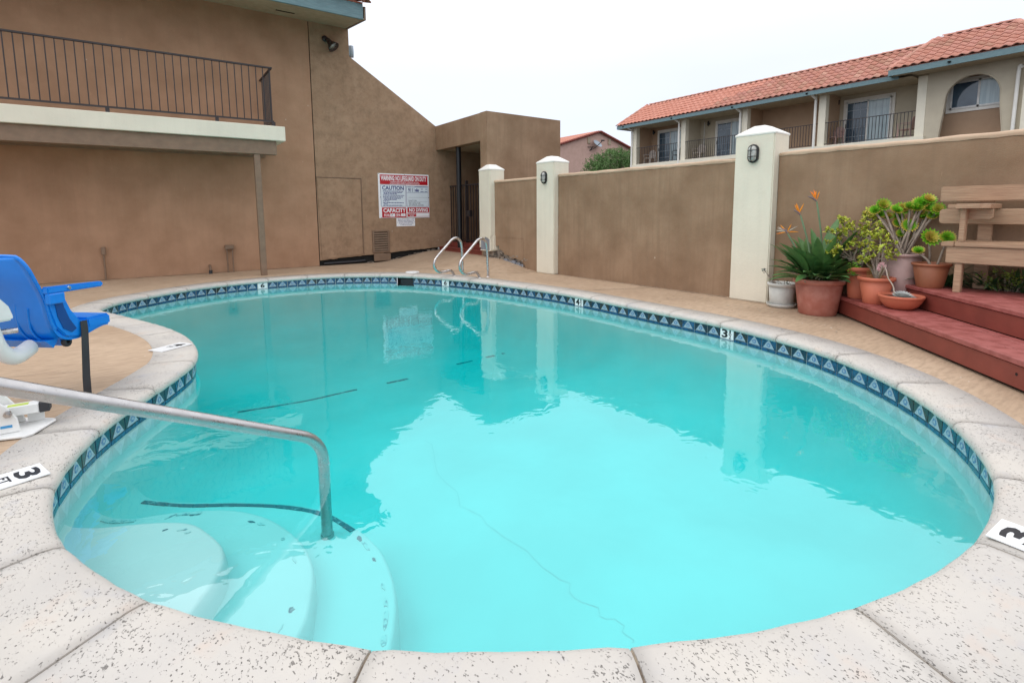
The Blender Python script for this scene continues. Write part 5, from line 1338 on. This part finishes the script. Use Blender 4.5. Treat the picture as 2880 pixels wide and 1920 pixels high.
wd = mp('window', MB().box(WX_-.05, WX_, 5.6, 7.48, 4.96, 6.28), M['creamcap'])
wf = MB()
for (a, b, z0, z1) in ((5.65, 7.34, 6.10, 6.17), (5.65, 7.34, 5.09, 5.16), (5.65, 5.71, 5.09, 6.17), (7.28, 7.34, 5.09, 6.17), (6.43, 6.50, 5.09, 6.17)): wf.box(WX_-.09, WX_-.052, a, b, z0, z1)
mp('window_frame', wf, M['white'], wd)
mp('pane', MB().box(WX_-.07, WX_-.065, 6.50, 7.28, 5.16, 6.10), M['glass'], wd); mp('pane', MB().box(WX_-.07, WX_-.065, 5.71, 6.43, 5.16, 6.10), M['pane'], wd)
mp('downpipe', MB().tube(spline([Vector(p) for p in ((XF-.06, 5.12, 6.2), (XF-.10, 5.16, 6.16), (XF-.10, 5.20, 6.0), (XF-.10, 5.22, 3.0))], 4), .06, 8), M['creamcap'])
mp('corner_post', MB().box(XF-.15, XF, 3.0, 5.02, 0, 6.6), M['cream'])
mp('fascia', MB().box(25.46, 25.50, 4.0, 9.0, 6.52, 6.75), M['fascia']); mp('fascia', MB().box(25.50, 26.0, 8.96, 9.0, 6.52, 6.75), M['fascia'])
mp('soffit', MB().box(25.5, XF+.2, 3.9, 8.96, 6.55, 6.57), M['soffit'])
for i, (y, z) in enumerate(((23.9, 6.55), (20.1, 6.53), (16.2, 6.53), (12.4, 6.53), (7.0, 6.66))): mp('eave_light', MB().lathe([(.001, -.06), (.05, -.05), (.06, 0)], 8, (25.85 if i < 4 else 25.44, y)).xf(Matrix.Translation((0, 0, z))), M['iron2'])
# roof slabs
mp('roof', MB().add([(25.86,8.2,6.60),(25.86,24.48,6.60),(28.0,23.75,8.04),(28.0,8.2,8.04),(34,23.75,8.0),(34,8.2,8.0),(34,24.5,6.6)], [(0,3,2,1),(3,5,4,2),(1,2,4,6)]), M['rtile2'])
mp('roof', MB().add([(25.46,4.0,6.75),(25.46,9.02,6.75),(27.9,8.15,8.21),(27.9,5.7,8.21),(33,8.15,8.21),(33,5.7,8.21),(28.0,9.02,6.7),(33,3.6,6.8)], [(0,3,2,1),(3,5,4,2),(1,2,6),(0,7,5,3)]), M['rtile2'])
def stile(w_=.30, L=.43, h_=.060, th=.024, n=6):
    mb = MB(); mb.smooth = True; m_ = n+1
    for y, dz in ((0, .030), (L, -.004)):
        for t_ in (0, -th):
            mb.add([(-w_/2+w_*k_/n, y, dz+t_+h_*(.5+.5*math.sin(2*math.pi*(k_/n-.12)))**1.3) for k_ in range(m_)], [])
    for k_ in range(n):
        mb.f.append([k_, k_+1, 2*m_+k_+1, 2*m_+k_][::-1][::-1]); mb.mi.append(0); mb.sm.append(True)
        mb.f.append([m_+k_, m_+k_+1, k_+1, k_]); mb.mi.append(0); mb.sm.append(False)
    return mb
mtm = stile().mesh('roof_tile', M['rtile'])
mrf = [o for o in mo.children if o.name.startswith('roof')]
TILES = []
def rooftiles(x0, z0, x1, z1, ya, yb, hipA, hipB, pitch=.30):
    L = math.hypot(x1-x0, z1-z0); ang = math.atan2(z1-z0, x1-x0); nrow = int(round(L/.37)); rp = L/nrow
    for r_ in range(nrow):
        f = r_/nrow; lo = ya+(hipA-ya)*f; hi = yb+(hipB-yb)*f; y = lo+.12
        y = math.ceil((lo+.06)/pitch)*pitch
        while y < hi-.05:
            TILES.append((x0-.03+math.cos(ang)*rp*r_-.0, y, z0+.02+math.sin(ang)*rp*r_, ang)); y += pitch
rooftiles(25.86, 6.61, 28.0, 8.04, 8.9, 24.46, 8.25, 23.75)
rooftiles(25.46, 6.76, 27.9, 8.21, 4.0, 9.02, 5.7, 8.15)
TILES.sort(key=lambda t: t[0]**2+t[1]**2)
rest = MB()
bx = stile(n=4)
for i, (x, y, z, a) in enumerate(TILES):
    Mt = Matrix.Rotation(-math.pi/2, 4, 'Z') @ Matrix.Rotation(a, 4, 'X')
    Mt = Matrix.Translation((x, y, z)) @ Mt
    if i < 286:
        Ml = ROOT[mo.name].inverted() @ Mt; o = part('roof_tile', mtm, None, mrf[0]); o.matrix_local = Ml
        o.rotation_euler.x += random.uniform(-.012, .012)
    else:
        rest.add([tuple(Mt @ Vector(v)) for v in bx.v], bx.f)
part('far_roof_tiles', rest, M['rtile2'], mrf[0], world=True, kind='stuff')
rcm = barrel(.50, .13, .02, 6).mesh('ridge_tile', M['rtile'])
def ridge(a, b, step_=.44):
    a, b = Vector(a), Vector(b); L = (b-a).length; n_ = int(L/step_); d_ = (b-a).normalized(); q = d_.to_track_quat('Y', 'Z').to_matrix().to_4x4()
    for k_ in range(n_):
        p = a+d_*step_*k_+Vector((0, 0, .02+.0)); o = part('ridge_tile', rcm, None, mrf[0]); o.matrix_local = ROOT[mo.name].inverted() @ (Matrix.Translation(p) @ q @ Matrix.Rotation(R(2.5), 4, 'X'))
ridge((28.0, 8.3, 8.05), (28.0, 23.75, 8.05), .46); ridge((25.86, 24.46, 6.62), (28.0, 23.75, 8.06)); ridge((25.5, 8.98, 6.78), (27.9, 8.15, 8.22)); ridge((27.9, 5.7, 8.22), (27.9, 8.15, 8.22)); ridge((25.5, 4.05, 6.78), (27.9, 5.7, 8.22))
# lanterns
def lantern(y, label):
    t = thing('wall_lantern', label, 'lamp', (XB-.02, y, 6.22), 0, 'small black lanterns on the motel balconies')
    part('bracket', MB().box(-.06, 0, -.03, .03, -.05, .05), M['iron2'], t)
    part('lamp_shade', MB().lathe([(.01, .16), (.07, .08), (.08, .06)], 8, (-.12, 0)), M['iron2'], t)
    part('glass', MB().lathe([(.055, .06), (.06, -.05), (.04, -.11), (.01, -.16)], 8, (-.12, 0)), M['iron2'], t)
lantern(23.05, 'small black lantern beside the door of the leftmost motel balcony'); lantern(18.97, 'small black lantern beside the door of the second motel balcony'); lantern(11.85, 'small black lantern on the motel balcony left of the arch')
# balcony chairs
def resin_chair(y, x, rz, label, mt):
    t = thing('resin_chair', label, 'chair', (x, y, ZF), rz, 'plastic chairs on the motel balconies')
    part('seat', MB().box(-.24, .24, -.24, .24, .40, .43), mt, t, bevel=.01)
    for sx in (-1, 1):
        for sy in (-1, 1): part('leg', MB().prism([(sx*.24, 0), (sx*.28, 0), (sx*.25, .40), (sx*.20, .40)], 'y', sy*.24-.02, sy*.24+.02), mt, t)
    for sy in (-1, 1): part('armrest', MB().tube([(.24, sy*.25, .42), (.25, sy*.27, .64), (.1, sy*.28, .67), (-.2, sy*.26, .66), (-.25, sy*.22, .72)], .022, 6), mt, t)
    bk = MB(); n_ = 7
    for k_ in range(n_):
        u = -1+2*k_/(n_-1); h_ = .90-.14*u*u; bk.prism([(u*.20-.018, .42), (u*.20+.018, .42), (u*.22+.020, h_), (u*.22-.020, h_)], 'x', -.27, -.245)
    part('back_slats', bk, mt, t)
    part('back_frame', MB().tube([(-.25, -.23, .42), (-.27, -.26, .72), (-.28, -.17, .88), (-.28, 0, .915), (-.28, .17, .88), (-.27, .26, .72), (-.25, .23, .42)], .02, 6), mt, t)
resin_chair(22.77, 27.2, math.pi, 'pale slatted resin chair on the leftmost motel balcony', M['chairp'])
resin_chair(20.55, 27.2, R(95), 'dark chair turned sideways beside the column of the leftmost motel balcony', M['chaird'])
resin_chair(19.08, 27.2, math.pi, 'tan slatted resin chair on the second motel balcony', M['chairp'])
resin_chair(11.62, 27.2, R(165), 'whitish resin chair at the left of the balcony beside the arch', M['mauve'])
resin_chair(8.75, 27.2, R(85), 'resin chair turned sideways at the right of the balcony beside the arch', M['mauve'])

# ---------------------------------------------------------------- pink house, dish, tree
ho = thing('pink_house', 'pink stucco gabled house with red tile roof in the distance', 'building', (49.5, 50, 0))
def hq(nm, mb, mt, par=None, **k): return part(nm, mb, mt, par or ho, world=True, **k)
hq('wall', MB().prism([(38, 0), (60.5, 0), (60.5, 8.08), (49.56, 11.36), (38, 7.88)], 'y', 50, 50.3), M['pink'])
hq('side_wall', MB().box(38, 38.3, 50.3, 62, 0, 7.9), M['pink']); hq('side_wall', MB().box(60.2, 60.5, 50.3, 62, 0, 8.0), M['pink'])
rf_ = hq('roof', MB().add([(37.4,49.8,7.80),(49.56,49.8,11.48),(49.56,62,11.48),(37.4,62,7.80),(61.2,49.8,7.98),(61.2,62,7.98),(37.4,49.8,7.6),(49.56,49.8,11.28),(61.2,49.8,7.78)], [(0,1,2,3),(1,4,5,2),(0,6,7,1),(1,7,8,4)]), M['rtile2'])
rk = MB(); 
for k_ in range(34):
    f = k_/34; g = (k_+1)/34; e_ = .05
    a, b = Vector((37.4, 49.7, 7.78)).lerp(Vector((49.56, 49.7, 11.46)), f), Vector((37.4, 49.7, 7.78)).lerp(Vector((49.56, 49.7, 11.46)), g); rk.tube([a, b], [.16, .12], 6)
    a, b = Vector((61.2, 49.7, 7.96)).lerp(Vector((49.56, 49.7, 11.46)), f), Vector((61.2, 49.7, 7.96)).lerp(Vector((49.56, 49.7, 11.46)), g); rk.tube([a, b], [.16, .12], 6)
hq('rake_tiles', rk, M['redrake'], rf_)
tl = MB()
for c in range(36):
    f0 = c/36; y = 50.0+.34*c
    tl.tube([(37.4, y, 7.85), (49.5, y, 11.5)], .11, 6, cap=False)
hq('tile_ridges', tl, M['rtile2'], rf_, kind='stuff')
for (a, b, z0, z1) in ((47.45, 47.95, 9.75, 10.55), (51.2, 51.75, 9.85, 10.60)):
    v_ = hq('gable_vent', MB().box(a, b, 49.93, 50, z0, z1), M['brown_motel'])
    for k_ in range(7): hq('slat', MB().box(a+.05, b-.05, 49.90, 49.93, z0+.06+k_*.105, z0+.12+k_*.105), M['plaster_motel'], v_)
for x in (44.3, 44.95): hq('flue', MB().lathe([(.10, 9.7), (.10, 10.55), (.20, 10.60), (.22, 10.85), (.14, 10.86)], 10, (x, 54)), M['brown_motel'])
ds = thing('satellite_dish', 'grey satellite dish on the pink gable wall', 'satellite dish', (48.1, 49.9, 9.4))
dm = Matrix.Translation((48.7, 49.4, 9.75)) @ Vector((.15, -.75, .65)).to_track_quat('Z', 'Y').to_matrix().to_4x4()
mb = MB(); mb.smooth = True; mb.lathe([(.02, -.10), (.3, -.07), (.55, -.0), (.72, .09)], 22); mb.v = [(x*1.05, y*.85, z) for x, y, z in mb.v]; part('reflector', mb.xf(dm), M['dish'], ds, world=True)
part('feed_arm', MB().tube([(47.95, 49.95, 8.95), (48.25, 49.4, 9.2), (48.95, 48.7, 10.1)], .05, 6), M['iron'], ds, world=True)
part('feed_horn', MB().box(48.75, 49.2, 48.6, 48.8, 10.05, 10.2), M['iron'], ds, world=True)
part('mount', MB().tube([(47.5, 49.98, 9.35), (48.7, 49.6, 9.35)], .04, 6).tube([(47.9, 49.98, 8.9), (48.2, 49.7, 9.4)], .06, 6), M['iron'], ds, world=True)
tr_ = thing('tree', 'leafy green tree rising behind the pool wall in front of the pink house', 'tree', (40.5, 38, 0))
tk = MB(); tk.tube(spline([Vector((40.5, 38, 0)), Vector((40.4, 38, 1.8)), Vector((40.6, 38.1, 3.6)), Vector((40.4, 38, 5.2))], 4), [.28-.015*i for i in range(13)], 9)
random.seed(31)
lobes = [(37.9,6.2,.75),(38.6,6.5,.75),(39.6,6.75,.8),(40.4,6.95,.7),(41.3,6.6,.85),(42.3,6.8,.8),(43.2,6.6,.9),(36.9,5.4,.75),(38.0,5.3,.95),(39.4,5.6,1.1),(40.8,5.5,1.2),(42.2,5.5,1.2),(43.4,5.4,1.1),(36.5,4.6,.8),(38.5,4.4,1.2),(40.7,4.3,1.3),(42.8,4.3,1.2),(37.3,5.9,.5),(40.1,7.2,.35),(42.9,7.2,.4)]
for (x, z, r_) in lobes[:17]: tk.tube(spline([Vector((40.5, 38, 3.2)), Vector(((40.5+x)/2, 38+random.uniform(-.3, .3), (3.4+z)/2-.2)), Vector((x, 38+random.uniform(-.8, .8), z))], 4), [.12-.012*i for i in range(9)], 6)
part('trunk', tk, M['bark'], tr_, world=True)
lf = MB()
for (x, z, r_) in lobes:
    for dy in (-.9, 0, .9):
        C = Vector((x+random.uniform(-.3, .3), 38+dy, z+random.uniform(-.2, .2)-abs(dy)*.25))
        for cl in range(int(34*r_*r_)+12):
            d_ = rv(); P_ = C+d_*r_*random.uniform(.55, 1.05)
            for k_ in range(12):
                leaf_quad(lf, P_+rv()*.13, d_+rv(), (d_+rv()*.6+Vector((0, 0, .6))).normalized(), random.uniform(.10, .18), .075)
part('crown', lf, M['tree'], tr_, world=True, kind='stuff')
